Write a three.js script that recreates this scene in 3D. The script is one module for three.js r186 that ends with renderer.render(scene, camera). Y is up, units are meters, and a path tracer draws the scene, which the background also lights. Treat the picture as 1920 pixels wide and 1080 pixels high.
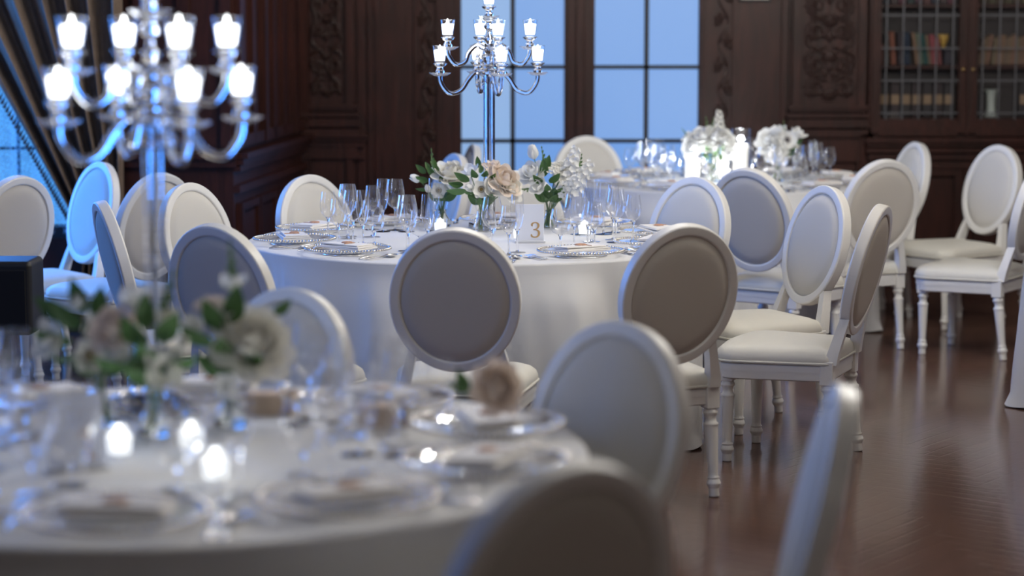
import * as THREE from 'three';
import { mergeGeometries, mergeVertices, toCreasedNormals } from 'three/addons/utils/BufferGeometryUtils.js';
import { RoundedBoxGeometry } from 'three/addons/geometries/RoundedBoxGeometry.js';
import { RectAreaLightUniformsLib } from 'three/addons/lights/RectAreaLightUniformsLib.js';
import { TextGeometry } from 'three/addons/geometries/TextGeometry.js';
import { FontLoader } from 'three/addons/loaders/FontLoader.js';

// ---------------------------------------------------------------- camera, light, exposure
const scene = new THREE.Scene();
scene.background = new THREE.Color(0.02, 0.03, 0.05);
const camera = new THREE.PerspectiveCamera(14.722, 16 / 9, 0.1, 60);
camera.position.set(0, 1.636, 0);
camera.rotation.set(THREE.MathUtils.degToRad(-6.794), 0, 0);
camera.focus = 8.6;
camera.userData.fStop = 1.65;
scene.add(camera);
const renderer = new THREE.WebGLRenderer({ antialias: true });
renderer.toneMapping = THREE.LinearToneMapping;
renderer.toneMappingExposure = 1.02;
renderer.shadowMap.enabled = true;
RectAreaLightUniformsLib.init();
const DUSK = new THREE.Color().setRGB(0.065, 0.29, 1.0);      // blue dusk daylight
const LAMP_WHITE = new THREE.Color().setRGB(1.0, 0.975, 0.925);
const CANDLE_WHITE = new THREE.Color().setRGB(0.93, 0.97, 1.0);
const LEFT_WINDOW_GLOW = 15, BACK_WINDOW_GLOW = 0.6, CHANDELIER_CANDELA = 4.6, CANDLE_CANDELA = 0.035;
function areaLight(color, intensity, w, h, pos, target) {
  const l = new THREE.RectAreaLight(color, intensity, w, h);
  l.position.set(...pos); l.lookAt(...target); scene.add(l); return l;
}
// dusk light just inside the tall windows of the left wall, the lace window and the frosted garden doors
for (const [z, w] of [[-5.4, .4], [-10.9, 1.3]]) areaLight(DUSK, LEFT_WINDOW_GLOW, w, 2.3, [-4.5, 2.05, z], [0, 2.05, z]);
areaLight(DUSK, 10, 1.0, 2.3, [-3.05, 1.85, -11.50], [-3.05, 1.85, 0]);
areaLight(DUSK, BACK_WINDOW_GLOW, 1.45, 2.2, [0.42, 1.5, -13.78], [0.42, 1.5, 0]);

// ---------------------------------------------------------------- helpers
function rng(seed) { let a = seed >>> 0; return () => { a = (a + 0x6D2B79F5) | 0; let t = Math.imul(a ^ (a >>> 15), 1 | a); t = (t + Math.imul(t ^ (t >>> 7), 61 | t)) ^ t; return ((t ^ (t >>> 14)) >>> 0) / 4294967296; }; }
const { sin, cos, PI, abs, min, max, sqrt, atan2, pow, floor: flr, hypot } = Math;
const lerp = (a, b, t) => a + (b - a) * t, clamp = (x, a, b) => max(a, min(b, x));
const sstep = (a, b, x) => { const t = clamp((x - a) / (b - a), 0, 1); return t * t * (3 - 2 * t); };
const used = new Map();
function numbered(name) { const n = used.get(name) || 0; used.set(name, n + 1); return n ? `${name}_${String(n).padStart(3, '0')}` : name; }
function tag(o, label, category, group) { o.userData.label = label; o.userData.category = category; if (group) o.userData.group = group; return o; }
function shade(o) { o.traverse(m => { if (m.isMesh) { m.castShadow = true; m.receiveShadow = true; } }); return o; }
function thing(name, label, category, pos = [0, 0, 0], turn = 0, group) {
  const o = new THREE.Group(); o.name = numbered(name); o.position.set(...pos); o.rotation.y = turn; scene.add(o);
  return tag(o, label, category, group);
}
function part(name, geo, mat, parent, pos, rot) {
  const m = new THREE.Mesh(geo, mat); m.name = name; m.castShadow = m.receiveShadow = true;
  if (pos) m.position.set(...pos); if (rot) m.rotation.set(...rot);
  parent.add(m); return m;
}
function solo(name, geo, mat, label, category, pos = [0, 0, 0], turn = 0, group) {
  const m = part(numbered(name), geo, mat, scene, pos, [0, turn, 0]); return tag(m, label, category, group);
}
function struct(name, geo, mat, pos) { const m = part(name, geo, mat, scene, pos); m.userData.kind = 'structure'; return m; }
function copyOf(root, pos, turn, label, group) {
  const r = root.clone(); r.name = numbered(root.name.replace(/_\d{3}$/, '')); scene.add(r);
  r.position.set(...pos); r.rotation.y = turn; r.userData = { ...root.userData, label };
  if (group) r.userData.group = group;
  return r;
}
function ready(g) {
  const q = g.index ? g : mergeVertices(g);
  for (const k of Object.keys(q.attributes)) if (!['position', 'normal', 'uv'].includes(k)) q.deleteAttribute(k);
  if (!q.attributes.normal) q.computeVertexNormals();
  if (!q.attributes.uv) q.setAttribute('uv', new THREE.BufferAttribute(new Float32Array(q.attributes.position.count * 2), 2));
  if (!q.index) { const n = q.attributes.position.count; q.setIndex([...Array(n).keys()]); }
  return q;
}
const join = list => list.length === 1 ? ready(list[0]) : mergeGeometries(list.map(ready));
function moved(g, x = 0, y = 0, z = 0, rx = 0, ry = 0, rz = 0, s = 1) {
  const m = new THREE.Matrix4().compose(new THREE.Vector3(x, y, z), new THREE.Quaternion().setFromEuler(new THREE.Euler(rx, ry, rz)), Array.isArray(s) ? new THREE.Vector3(...s) : new THREE.Vector3(s, s, s));
  return g.clone().applyMatrix4(m);
}
// box given by its limits; uv in metres
function bx(x0, x1, y0, y1, z0, z1) {
  const g = new THREE.BoxGeometry(x1 - x0, y1 - y0, z1 - z0); g.translate((x0 + x1) / 2, (y0 + y1) / 2, (z0 + z1) / 2);
  const p = g.attributes.position, n = g.attributes.normal, uv = g.attributes.uv;
  for (let i = 0; i < p.count; i++) {
    const ax = abs(n.getX(i)), ay = abs(n.getY(i));
    if (ax > .5) uv.setXY(i, p.getZ(i), p.getY(i)); else if (ay > .5) uv.setXY(i, p.getZ(i), p.getX(i)); else uv.setXY(i, p.getX(i), p.getY(i));
  }
  return g;
}
const rbox = (w, h, d, r = .004, seg = 2) => new RoundedBoxGeometry(w, h, d, seg, r);
const lathe = (pts, seg = 24) => new THREE.LatheGeometry(pts.map(p => new THREE.Vector2(p[0], p[1])), seg);
// surface from rows of points
function gridSurf(rows, closeU = false, uvScale = null) {
  const h = rows.length, w = rows[0].length, pos = [], uv = [], idx = [];
  rows.forEach((r, j) => r.forEach((p, i) => { pos.push(p[0], p[1], p[2]); if (p.length > 3) uv.push(p[3], p[4]); else uv.push(i / (w - 1) * (uvScale ? uvScale[0] : 1), j / (h - 1) * (uvScale ? uvScale[1] : 1)); }));
  const ww = closeU ? w : w - 1;
  for (let j = 0; j < h - 1; j++) for (let i = 0; i < ww; i++) { const a = j * w + i, b = j * w + (i + 1) % w, c = a + w, d = (j + 1) * w + (i + 1) % w; idx.push(a, b, d, a, d, c); }
  const g = new THREE.BufferGeometry();
  g.setAttribute('position', new THREE.Float32BufferAttribute(pos, 3)); g.setAttribute('uv', new THREE.Float32BufferAttribute(uv, 2)); g.setIndex(idx); g.computeVertexNormals();
  return g;
}
// tube along a curve with changing radius
function taperTube(pts, radii, seg = 32, sides = 8, flat = 1) {
  const c = new THREE.CatmullRomCurve3(pts.map(p => new THREE.Vector3(...p))), fr = c.computeFrenetFrames(seg, false), rows = [];
  for (let i = 0; i <= seg; i++) {
    const t = i / seg, p = c.getPointAt(t), k = t * (radii.length - 1), a = flr(min(k, radii.length - 1.0001)), r = lerp(radii[a], radii[min(a + 1, radii.length - 1)], k - a), row = [];
    for (let s = 0; s < sides; s++) { const q = s / sides * 2 * PI, v = fr.normals[i].clone().multiplyScalar(cos(q) * r).addScaledVector(fr.binormals[i], sin(q) * r); row.push([p.x + v.x, p.y + v.y, p.z + v.z * flat]); }
    rows.push(row);
  }
  return gridSurf(rows, true);
}
// square bar swept through sections [x, y, z, halfwidth, halfdepth]
function barSweep(sec) {
  const g = [];
  for (const [dx, dz, ex, ez] of [[-1, 1, 1, 1], [1, 1, 1, -1], [1, -1, -1, -1], [-1, -1, -1, 1]])
    g.push(gridSurf(sec.map(([x, y, z, hw, hd]) => [[x + dx * hw, y, z + dz * hd], [x + ex * hw, y, z + ez * hd]])));
  return join(g);
}
// ---------------------------------------------------------------- textures
function noiseTex(n, fn, srgb = false, rep = 1) {
  const d = new Uint8Array(n * n * 4);
  for (let y = 0; y < n; y++) for (let x = 0; x < n; x++) { const c = fn(x / n, y / n), o = (y * n + x) * 4; if (typeof c === 'number') d[o] = d[o + 1] = d[o + 2] = clamp(c, 0, 1) * 255; else { d[o] = clamp(c[0], 0, 1) * 255; d[o + 1] = clamp(c[1], 0, 1) * 255; d[o + 2] = clamp(c[2], 0, 1) * 255; } d[o + 3] = 255; }
  const t = new THREE.DataTexture(d, n, n); t.wrapS = t.wrapT = THREE.RepeatWrapping; t.magFilter = THREE.LinearFilter; t.minFilter = THREE.LinearMipmapLinearFilter; t.generateMipmaps = true;
  if (srgb) t.colorSpace = THREE.SRGBColorSpace; t.repeat.set(rep, rep); t.needsUpdate = true; return t;
}
function valueNoise(seed, n) { // tileable value noise on an n x n lattice
  const r = rng(seed), v = Array.from({ length: n * n }, () => r());
  return (x, y) => { x = ((x % 1) + 1) % 1 * n; y = ((y % 1) + 1) % 1 * n; const i = flr(x), j = flr(y), a = sstep(0, 1, x - i), b = sstep(0, 1, y - j), q = (p, k) => v[(k % n) * n + p % n]; return lerp(lerp(q(i, j), q(i + 1, j), a), lerp(q(i, j + 1), q(i + 1, j + 1), a), b); };
}
const n8 = valueNoise(1, 8), n32 = valueNoise(2, 32), n128 = valueNoise(3, 128), n64 = valueNoise(4, 64);
const weaveTex = noiseTex(256, (x, y) => .5 + .22 * sin(x * 2 * PI * 64) * sin(y * 2 * PI * 64) + .3 * (n128(x, y) - .5), false, 12);
const softTex = noiseTex(256, (x, y) => .6 * n8(x, y) + .3 * n32(x, y) + .1 * n128(x, y), false, 1);
const woodGrain = (x, y) => { const w = n8(x, y * .5) * .5; return .45 * n64(x + w * .12, y * .06) + .35 * n128(x + w * .1, y * .05) + .2 * n128(x * 1, y); };
const darkWoodTex = noiseTex(512, (x, y) => { const g = woodGrain(x, y), m = n8(x, y); return [.192 + .12 * (g - .5) + .05 * (m - .5), .093 + .06 * (g - .5) + .026 * (m - .5), .07 + .05 * (g - .5) + .022 * (m - .5)]; }, true, 1);
const woodBump = noiseTex(512, (x, y) => woodGrain(x, y), false, 1);
// herringbone parquet: strip tone for the colour, slight crowning and ripple for the relief (one repeat = 1.12 m)
function parquet(u, v) {
  const L = 8, W = 1, n = 16, X = u * n, Y = v * n; let best = null;
  // rows of zigzag blocks on a square lattice
  const i = flr(X), j = flr(Y), k = ((i - j) % 16 + 16) % 16;
  if (k < 8) best = { id: ((j % 16) * 31 + 5) % 97, along: (X - i + k) / 8, across: Y - j };
  else best = { id: ((i % 16) * 43 + 61) % 97, along: (Y - j + (15 - k)) / 8, across: X - i };
  return best;
}
const floorTex = noiseTex(1024, (x, y) => { const q = parquet(x, y), t = (q.id * 37 % 97) / 97, g = n128(x * 1, y * 1) * .5 + n64(y, x) * .5; const e = min(q.across, 1 - q.across, q.along * 8, (1 - q.along) * 8) < .03 ? -.06 : 0; return [.385 + .04 * (t - .5) + .05 * (g - .5) + e, .282 + .03 * (t - .5) + .04 * (g - .5) + e * .7, .238 + .027 * (t - .5) + .035 * (g - .5) + e * .6]; }, true, 1);
const floorBump = noiseTex(1024, (x, y) => { const q = parquet(x, y), t = (q.id * 53 % 97) / 97; const e = min(q.across, 1 - q.across); return .5 + .14 * (t - .5) + .5 * (sstep(0, .12, e) - 1) * .35 + .10 * (n64(x, y) - .5) + .10 * (n32(y, x) - .5); }, false, 1);
// ---------------------------------------------------------------- materials
const std = o => new THREE.MeshStandardMaterial(o), phy = o => new THREE.MeshPhysicalMaterial(o);
const lin = (r, g, b) => new THREE.Color().setRGB(r, g, b);
const M = {
  paint: std({ color: lin(.78, .77, .745), roughness: .38, bumpMap: softTex, bumpScale: .0006 }),
  fabricRear: std({ color: lin(.57, .535, .48), roughness: .85, bumpMap: weaveTex, bumpScale: .0006 }),
  fabric: std({ color: lin(.62, .60, .56), roughness: .82, bumpMap: weaveTex, bumpScale: .0006 }),
  seatVinyl: std({ color: lin(.70, .68, .61), roughness: .5, bumpMap: softTex, bumpScale: .002 }),
  glide: std({ color: lin(.012, .01, .01), roughness: .5 }),
  linen: std({ color: lin(.72, .72, .72), roughness: .9, side: THREE.DoubleSide, bumpMap: weaveTex, bumpScale: .0005 }),
  napkin: std({ color: lin(.82, .80, .78), roughness: .9 }),
  wood: phy({ map: darkWoodTex, bumpMap: woodBump, bumpScale: .0012, roughness: .40, specularIntensity: .6 }),
  carved: std({ color: lin(.032, .011, .0075), roughness: .32, bumpMap: woodBump, bumpScale: .002 }),
  floor: phy({ map: floorTex, bumpMap: floorBump, bumpScale: .0006, roughness: .15, specularIntensity: 1 }),
  ceiling: std({ color: lin(.30, .28, .25), roughness: .9 }),
  plaster: std({ color: lin(.13, .10, .085), roughness: .8 }),
  silver: std({ color: lin(.86, .86, .87), metalness: 1, roughness: .16 }),
  bead: std({ color: lin(.80, .77, .72), metalness: 1, roughness: .2 }),
  gold: std({ color: lin(.62, .40, .18), metalness: .6, roughness: .4 }),
  glass: phy({ color: lin(1, 1, 1), transmission: 1, thickness: 0, roughness: .01, ior: 1.58, side: THREE.DoubleSide }),
  pane: phy({ color: lin(.93, .95, .96), transmission: 1, thickness: 0, roughness: .02, ior: 1.5 }),
  crystal: phy({ color: lin(1, 1, 1), transmission: 1, thickness: .02, roughness: 0, ior: 1.52 }),
  arm: phy({ color: lin(1, 1, 1), transmission: 1, thickness: .02, roughness: 0, ior: 1.32 }),
  dish: phy({ color: lin(.97, .98, 1), transmission: .85, thickness: 0, roughness: .05, ior: 1.9, side: THREE.DoubleSide }),
  chrome: std({ color: lin(.75, .78, .82), metalness: 1, roughness: .06 }),
  petal: phy({ color: lin(.88, .86, .79), roughness: .75, transmission: .25, thickness: 0, side: THREE.DoubleSide }),
  petalWhite: phy({ color: lin(.90, .90, .88), roughness: .75, transmission: .25, thickness: 0, side: THREE.DoubleSide }),
  petalBlush: phy({ color: lin(.88, .77, .67), roughness: .75, transmission: .25, thickness: 0, side: THREE.DoubleSide }),
  flowerEye: std({ color: lin(.03, .02, .04), roughness: .8 }),
  flowerBrown: std({ color: lin(.20, .13, .03), roughness: .8 }),
  leaf: phy({ color: lin(.075, .165, .045), roughness: .5, transmission: .15, thickness: 0, side: THREE.DoubleSide }),
  leafPale: phy({ color: lin(.16, .27, .10), roughness: .6, transmission: .15, thickness: 0, side: THREE.DoubleSide }),
  stem: std({ color: lin(.09, .17, .05), roughness: .6 }),
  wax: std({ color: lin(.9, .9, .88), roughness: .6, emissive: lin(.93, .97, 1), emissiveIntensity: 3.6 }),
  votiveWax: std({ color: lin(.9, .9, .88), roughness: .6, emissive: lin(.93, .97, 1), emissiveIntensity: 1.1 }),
  flame: std({ color: lin(1, 1, 1), emissive: lin(.95, .98, 1), emissiveIntensity: 9 }),
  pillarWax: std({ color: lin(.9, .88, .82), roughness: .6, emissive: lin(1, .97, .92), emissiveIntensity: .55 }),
  bulb: std({ color: lin(1, 1, 1), emissive: lin(1, .9, .75), emissiveIntensity: 12 }),
  brass: std({ color: lin(.55, .38, .16), metalness: 1, roughness: .3 }),
  black: std({ color: lin(.006, .006, .007), roughness: .55 }),
  blackCloth: std({ color: lin(.004, .004, .005), roughness: .9 }),
  kraft: std({ color: lin(.60, .46, .34), roughness: .85 }),
  card: phy({ color: lin(.86, .87, .90), roughness: .9, transmission: .35, thickness: 0 }),
  lead: std({ color: lin(.12, .12, .13), metalness: .6, roughness: .5 }),
  frost: std({ color: lin(.05, .06, .07), roughness: .45, emissive: lin(.165, .33, .69), emissiveIntensity: 1 }),
  frostPale: std({ color: lin(.05, .06, .07), roughness: .45, emissive: lin(.24, .40, .69), emissiveIntensity: 1 }),
  frostDeep: std({ color: lin(.05, .06, .07), roughness: .45, emissive: lin(.13, .30, .69), emissiveIntensity: 1 }),
  duskGlass: std({ color: lin(.05, .08, .1), roughness: .2, emissive: lin(.10, .42, 1.0), emissiveIntensity: .95 }),
  iron: std({ color: lin(.012, .011, .013), roughness: .6 }),
  paper: std({ color: lin(.72, .68, .58), roughness: .9 }),
};
// ---------------------------------------------------------------- the room
const WZ = -13.85, CEIL = 3.9, LX = -4.6, RX = 4.7, FZ = 3.2;   // back wall plane, ceiling, side walls, wall behind the camera
{
  const g = new THREE.PlaneGeometry(1, 1); g.dispose();
  const fl = bx(LX - .1, RX + .1, -.12, 0, WZ - .3, FZ + .2), p = fl.attributes.position, uv = fl.attributes.uv;
  for (let i = 0; i < p.count; i++) { const x = p.getX(i) / 1.12, z = p.getZ(i) / 1.12, a = .14; uv.setXY(i, (x * cos(a) - z * sin(a)) * .7071 + (x * sin(a) + z * cos(a)) * .7071, -(x * cos(a) - z * sin(a)) * .7071 + (x * sin(a) + z * cos(a)) * .7071); }
  struct('floor', fl, M.floor);
  struct('ceiling', bx(LX - .1, RX + .1, CEIL, CEIL + .12, WZ - .3, FZ + .2), M.ceiling);
  struct('wall_right', bx(RX, RX + .15, 0, CEIL, WZ - .3, FZ + .2), M.plaster);
  struct('wall_rear', bx(LX - .1, RX + .1, 0, CEIL, FZ, FZ + .15), M.plaster);
}
// left wall with three tall windows outside the frame
{
  const w = [], zs = [[-12.5, -11.55], [-10.25, -5.65], [-5.15, FZ]];
  for (const [a, b] of zs) w.push(bx(LX - .15, LX, 0, CEIL, a, b));
  const wins = [[-11.55, -10.25], [-5.65, -5.15]];
  for (const [a, b] of wins) { w.push(bx(LX - .15, LX, 0, .9, a, b), bx(LX - .15, LX, 3.2, CEIL, a, b)); }
  struct('wall_left', join(w), M.plaster);
  wins.forEach(([a, b], i) => {
    const f = struct(`window_${i + 3}`, join([bx(LX - .12, LX - .02, .9, .97, a, b), bx(LX - .12, LX - .02, 3.13, 3.2, a, b), bx(LX - .12, LX - .02, .9, 3.2, a, a + .07), bx(LX - .12, LX - .02, .9, 3.2, b - .07, b), bx(LX - .11, LX - .03, .97, 3.13, (a + b) / 2 - .02, (a + b) / 2 + .02), bx(LX - .11, LX - .03, 2.0, 2.05, a, b)]), M.wood);
    for (const [c, d] of [[a + .07, (a + b) / 2 - .02], [(a + b) / 2 + .02, b - .07]]) for (const [y0, y1] of [[.97, 2.0], [2.05, 3.13]]) part('pane', bx(LX - .09, LX - .075, y0, y1, c, d), M.duskGlass, f);
  });
}
// mouldings are stacked profiles: list of [y0, y1, proud]
const mould = (x0, x1, z, list) => join(list.map(([a, b, o]) => bx(x0 - o * .5, x1 + o * .5, a, b, z - .02, z + o)));
// carved scrolls: mirrored spirals, leaves and a shell boss, in a panel of w x h centred on 0
function spiral(cx, cy, r0, turns, dir, start, tail, z) {
  const pts = []; const n = 22;
  for (let i = 0; i <= n; i++) { const t = i / n, a = start + dir * t * turns * 2 * PI, r = r0 * (1 - .82 * t); pts.push([cx + cos(a) * r, cy + sin(a) * r, z]); }
  return (tail || []).concat(pts);
}
function leafRelief(x, y, len, wid, ang, z = 0) { // raised pointed leaf with a ridge
  const rows = []; for (let i = 0; i <= 6; i++) { const t = i / 6, w = wid * sin(PI * pow(t, .8)) * .5, row = []; for (let k = -2; k <= 2; k++) { const u = k / 2; row.push([u * w, t * len, z + .018 * sin(PI * min(t + .12, 1)) * (1 - .75 * u * u)]); } rows.push(row); }
  return moved(gridSurf(rows), x, y, 0, 0, 0, ang);
}
function carvedScrolls(w, h) {
  const out = [], hw = w / 2;
  const tube = (p, r) => out.push(taperTube(p, r.map(q => q * .62), 44, 7, 1));
  for (const s of [-1, 1]) {
    const X = x => s * x * hw;
    for (const [cy, up] of [[.33, 1], [.12, -1], [-.18, 1], [-.36, -1]]) {
      tube(spiral(X(.48), cy * h, w * .19, 1.35, s * up, up > 0 ? -PI / 2 : PI / 2, [[X(.06), (cy + up * -.13) * h, .006], [X(.26), (cy - up * .12) * h, .012]], .014), [.010, .016, .017, .013, .010]);
      for (let k = 0; k < 5; k++) out.push(leafRelief(X(.48), cy * h, w * .25, w * .08, s * (up > 0 ? -1 : 1) * (.5 + k * .55) + (up > 0 ? 0 : PI), .012));
    }
    tube([[X(.9), .42 * h, .008], [X(.62), .2 * h, .016], [X(.85), .02 * h, .014], [X(.3), -.06 * h, .018], [X(.1), -.12 * h, .01]], [.006, .016, .015, .013, .008]);
    tube([[X(.1), -.02 * h, .01], [X(.5), -.05 * h, .018], [X(.88), -.1 * h, .012], [X(.8), -.24 * h, .012]], [.008, .015, .014, .008]);
    for (const [x, y, a] of [[.1, .38, .5], [.12, .05, .6], [.1, -.28, .5], [.8, -.44, -.3], [.85, .06, -.4]]) out.push(leafRelief(X(x), y * h, h * .10, w * .13, -s * a, .01));
  }
  for (const [y, r] of [[.22, .05], [-.09, .06], [-.40, .05]]) {
    out.push(moved(new THREE.SphereGeometry(w * r * 1.5, 14, 8), 0, y * h, .012, 0, 0, 0, [1, .8, .45]));
    for (let k = 0; k < 7; k++) out.push(leafRelief(0, y * h, w * .2, w * .07, (k - 3) * .42 + PI, .01));
  }
  for (const y of [.02, .34, -.24]) out.push(leafRelief(0, y * h, h * .13, w * .14, 0, .014));
  return join(out);
}
function vineStrip(w, h, seed) {
  const r = rng(seed), out = [], n = flr(h / .14), pts = [];
  for (let i = 0; i <= n * 4; i++) { const t = i / (n * 4); pts.push([sin(t * n * PI) * w * .26, (t - .5) * h, .006 + .004 * cos(t * n * 2 * PI)]); }
  out.push(taperTube(pts, [.009, .009], n * 10, 6));
  for (let i = 0; i < n; i++) { const y = ((i + .5) / n - .5) * h, s = i % 2 ? -1 : 1; for (let k = 0; k < 3; k++) out.push(leafRelief(-s * w * .05, y, .062 + .02 * r(), .034, s * (.4 + k * .75), .006)); out.push(moved(new THREE.SphereGeometry(.013, 8, 6), s * w * .16, y + .03, .008)); }
  return join(out);
}
// back wall: masonry round the garden doors, then panelling
{
  const Z = WZ, back = [bx(-1.6, -.40, 0, CEIL, Z - .2, Z), bx(1.24, RX + .1, 0, CEIL, Z - .2, Z), bx(-.40, 1.24, 2.85, CEIL, Z - .2, Z)];
  const wall = struct('wall_back', join(back), M.wood);
  // plain boards, stiles and carved strips beside the doors
  part('panel', bx(-.845, -.60, .12, 2.9, Z, Z + .012), M.wood, wall);
  part('panel', bx(1.385, 1.66, .12, 2.9, Z, Z + .012), M.wood, wall);
  for (const [a, b, o] of [[-1.0, -.965, .03], [-.955, -.90, .045], [-.89, -.855, .03], [-.605, -.585, .03], [-.465, -.445, .035], [-.445, -.345, .02], [1.185, 1.245, .025], [1.36, 1.385, .035], [1.66, 1.70, .045], [1.71, 1.735, .03]])
    part('stile', bx(a, b, 0, 2.95, Z, Z + o), M.wood, wall);
  for (const [x, sd] of [[-.525, 5], [1.303, 6]]) { const b = part('carved_strip', bx(x - .058, x + .058, .1, 2.9, Z, Z + .008), M.wood, wall); part('carved_vine', moved(vineStrip(.11, 2.7, sd), x, 1.5, Z + .008), M.carved, b); }
  // carved pilaster panels on moulded bases
  for (const [x0, x1, yb] of [[-1.275, -1.005, 1.135], [1.755, 2.15, 1.13]]) {
    const cx = (x0 + x1) / 2, w = x1 - x0, pz = Z + .05;
    const p = part('pilaster', bx(x0 - .03, x1 + .03, 0, 2.95, Z, pz), M.wood, wall);
    for (const [a, b, c, d] of [[x0 - .03, x0 + .02, yb, 2.9], [x1 - .02, x1 + .03, yb, 2.9]]) part('panel_frame', bx(a, b, c, d, pz, pz + .03), M.wood, p);
    part('carving', moved(carvedScrolls(w - .06, .72), cx, yb + .37, pz), M.carved, p);
    part('carving', moved(carvedScrolls(w - .06, .72), cx, yb + 1.12, pz), M.carved, p);
    part('moulding', mould(x0 - .03, x1 + .03, pz, [[yb - .022, yb, .05], [yb - .04, yb - .022, .035], [yb - .075, yb - .05, .075], [yb - .12, yb - .085, .055], [yb - .135, yb - .12, .09], [yb - .195, yb - .15, .07]]), M.wood, p);
    part('base_panel', join([bx(x0 + .03, x1 - .03, .2, .80, pz, pz + .012), bx(x0 - .02, x0 + .02, .12, .86, pz, pz + .03), bx(x1 - .02, x1 + .02, .12, .86, pz, pz + .03), bx(x0 - .02, x1 + .02, .80, .86, pz, pz + .03), bx(x0 - .02, x1 + .02, .12, .2, pz, pz + .03)]), M.wood, p);
  }
  part('dado_cap', mould(-1.30, -.93, Z + .05, [[.935, .955, .10], [.91, .935, .075], [.875, .905, .05], [.80, .82, .045]]), M.wood, wall);
  part('frieze', join([bx(-1.31, -.955, .80, .935, Z, Z + .088), bx(1.715, 2.21, .78, .935, Z, Z + .09), bx(2.15, 2.21, 0, .95, Z, Z + .12)]), M.wood, wall);
  part('skirting', join([bx(-1.3, -.47, 0, .14, Z, Z + .04), bx(1.25, 1.72, 0, .14, Z, Z + .04), bx(1.72, RX, 0, .14, Z + .05, Z + .14)]), M.wood, wall);
}
// left return of the panelling: a wall that comes towards the room, then turns to the lace window
{
  const A = [-1.29, WZ], B = [-1.47, -11.75], L = hypot(B[0] - A[0], B[1] - A[1]), ang = atan2(B[1] - A[1], A[0] - B[0]);
  const w = part('wall_return', bx(0, L, 0, CEIL, -.18, 0), M.wood, scene, [B[0], 0, B[1]], [0, ang, 0]); w.userData.kind = 'structure'; // local +x runs away from the camera, +z into the room
  const P = (n, g) => part(n, g, M.wood, w);
  for (const [a, b, o] of [[.05, .13, .04], [.17, .22, .025], [.42, .47, .03], [.72, .80, .04], [1.0, 1.06, .03], [1.3, 1.36, .03], [1.62, 1.70, .04], [2.0, 2.07, .05]]) P('stile', bx(a, b, .98, 2.95, 0, o));
  P('rail', bx(0, L, .98, 1.04, 0, .03));
  P('dado_cap', join([bx(-.03, L, .925, .955, 0, .085), bx(-.02, L, .89, .925, 0, .06), bx(-.01, L, .855, .885, 0, .04)]));
  for (let i = 0; i < 4; i++) { const a = .08 + i * .51; P('panel', bx(a + .06, a + .41, .22, .62, 0, .014)); P('panel_frame', join([bx(a, a + .47, .64, .68, 0, .032), bx(a, a + .47, .16, .2, 0, .032), bx(a, a + .04, .2, .64, 0, .032), bx(a + .43, a + .47, .2, .64, 0, .032)])); }
  P('rail', bx(0, L, .74, .78, 0, .035));
  P('skirting', bx(-.02, L, 0, .13, 0, .04));
}
// window wall at the left with the lace window
{
  const z = -11.75, x0 = -3.6, x1 = -2.25, y0 = .5, y1 = 3.1;
  const w = struct('wall_window_bay', join([bx(x1, -1.47, 0, CEIL, z - .2, z), bx(LX - .1, x0, 0, CEIL, z - .2, z), bx(x0, x1, 0, y0, z - .2, z), bx(x0, x1, y1, CEIL, z - .2, z)]), M.wood);
  for (const [a, b] of [[-1.98, -1.92], [-1.75, -1.69], [-1.53, -1.475]]) part('stile', bx(a, b, .98, 2.95, z, z + .03), M.wood, w);
  part('dado_cap', join([bx(-2.2, -1.44, .925, .955, z, z + .085), bx(-2.2, -1.45, .88, .925, z, z + .05)]), M.wood, w);
  const f = struct('window_2', join([bx(x0, x1, y0, y0 + .06, z - .12, z - .02), bx(x0, x1, y1 - .06, y1, z - .12, z - .02), bx(x0, x0 + .06, y0, y1, z - .12, z - .02), bx(x1 - .06, x1, y0, y1, z - .12, z - .02)]), M.iron);
  const nx = 4, ny = 6;
  for (let i = 0; i < nx; i++) for (let j = 0; j < ny; j++) { const a = lerp(x0 + .06, x1 - .06, i / nx), b = lerp(x0 + .06, x1 - .06, (i + 1) / nx), c = lerp(y0 + .06, y1 - .06, j / ny), d = lerp(y0 + .06, y1 - .06, (j + 1) / ny); part('pane', bx(a + .008, b - .008, c + .008, d - .008, z - .10, z - .09), M.duskGlass, f); }
  part('glazing_bar', join([1, 2, 3].map(i => { const a = lerp(x0 + .06, x1 - .06, i / nx); return bx(a - .008, a + .008, y0, y1, z - .11, z - .07); }).concat([1, 2, 3, 4, 5].map(j => { const c = lerp(y0 + .06, y1 - .06, j / ny); return bx(x0, x1, c - .008, c + .008, z - .11, z - .07); }))), M.iron, f);
  // lace sheer hanging just inside the glass
  const lace = noiseTex(256, (x, y) => { const a = sin((x + .03 * sin(y * 2 * PI * 4)) * 2 * PI * 9) * sin((y + .04 * sin(x * 2 * PI * 3)) * 2 * PI * 8), b = n32(x, y), c = n64(x, y); const v = .42 + .3 * a + .5 * (b - .5) + .35 * (c - .5); return v; }, false, 1);
  const laceMat = phy({ color: lin(.62, .80, .95), roughness: .95, transmission: .55, thickness: 0, side: THREE.DoubleSide, alphaMap: lace, transparent: true, opacity: .9 });
  const rows = []; for (let j = 0; j <= 24; j++) { const row = [], t = j / 24; for (let i = 0; i <= 120; i++) { const u = i / 120, x = lerp(x0 - .02, x1 + .02, u); row.push([x, lerp(y1 - .05, y0 + .02, t), z - .012 + .010 * sin(u * 70) + .005 * sin(u * 31 + t * 2), x / .32, t * 8]); } rows.push(row); }
  solo('lace_curtain', gridSurf(rows), laceMat, 'pale lace sheer glowing blue across the window beside the brown drape', 'curtain');
}
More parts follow.
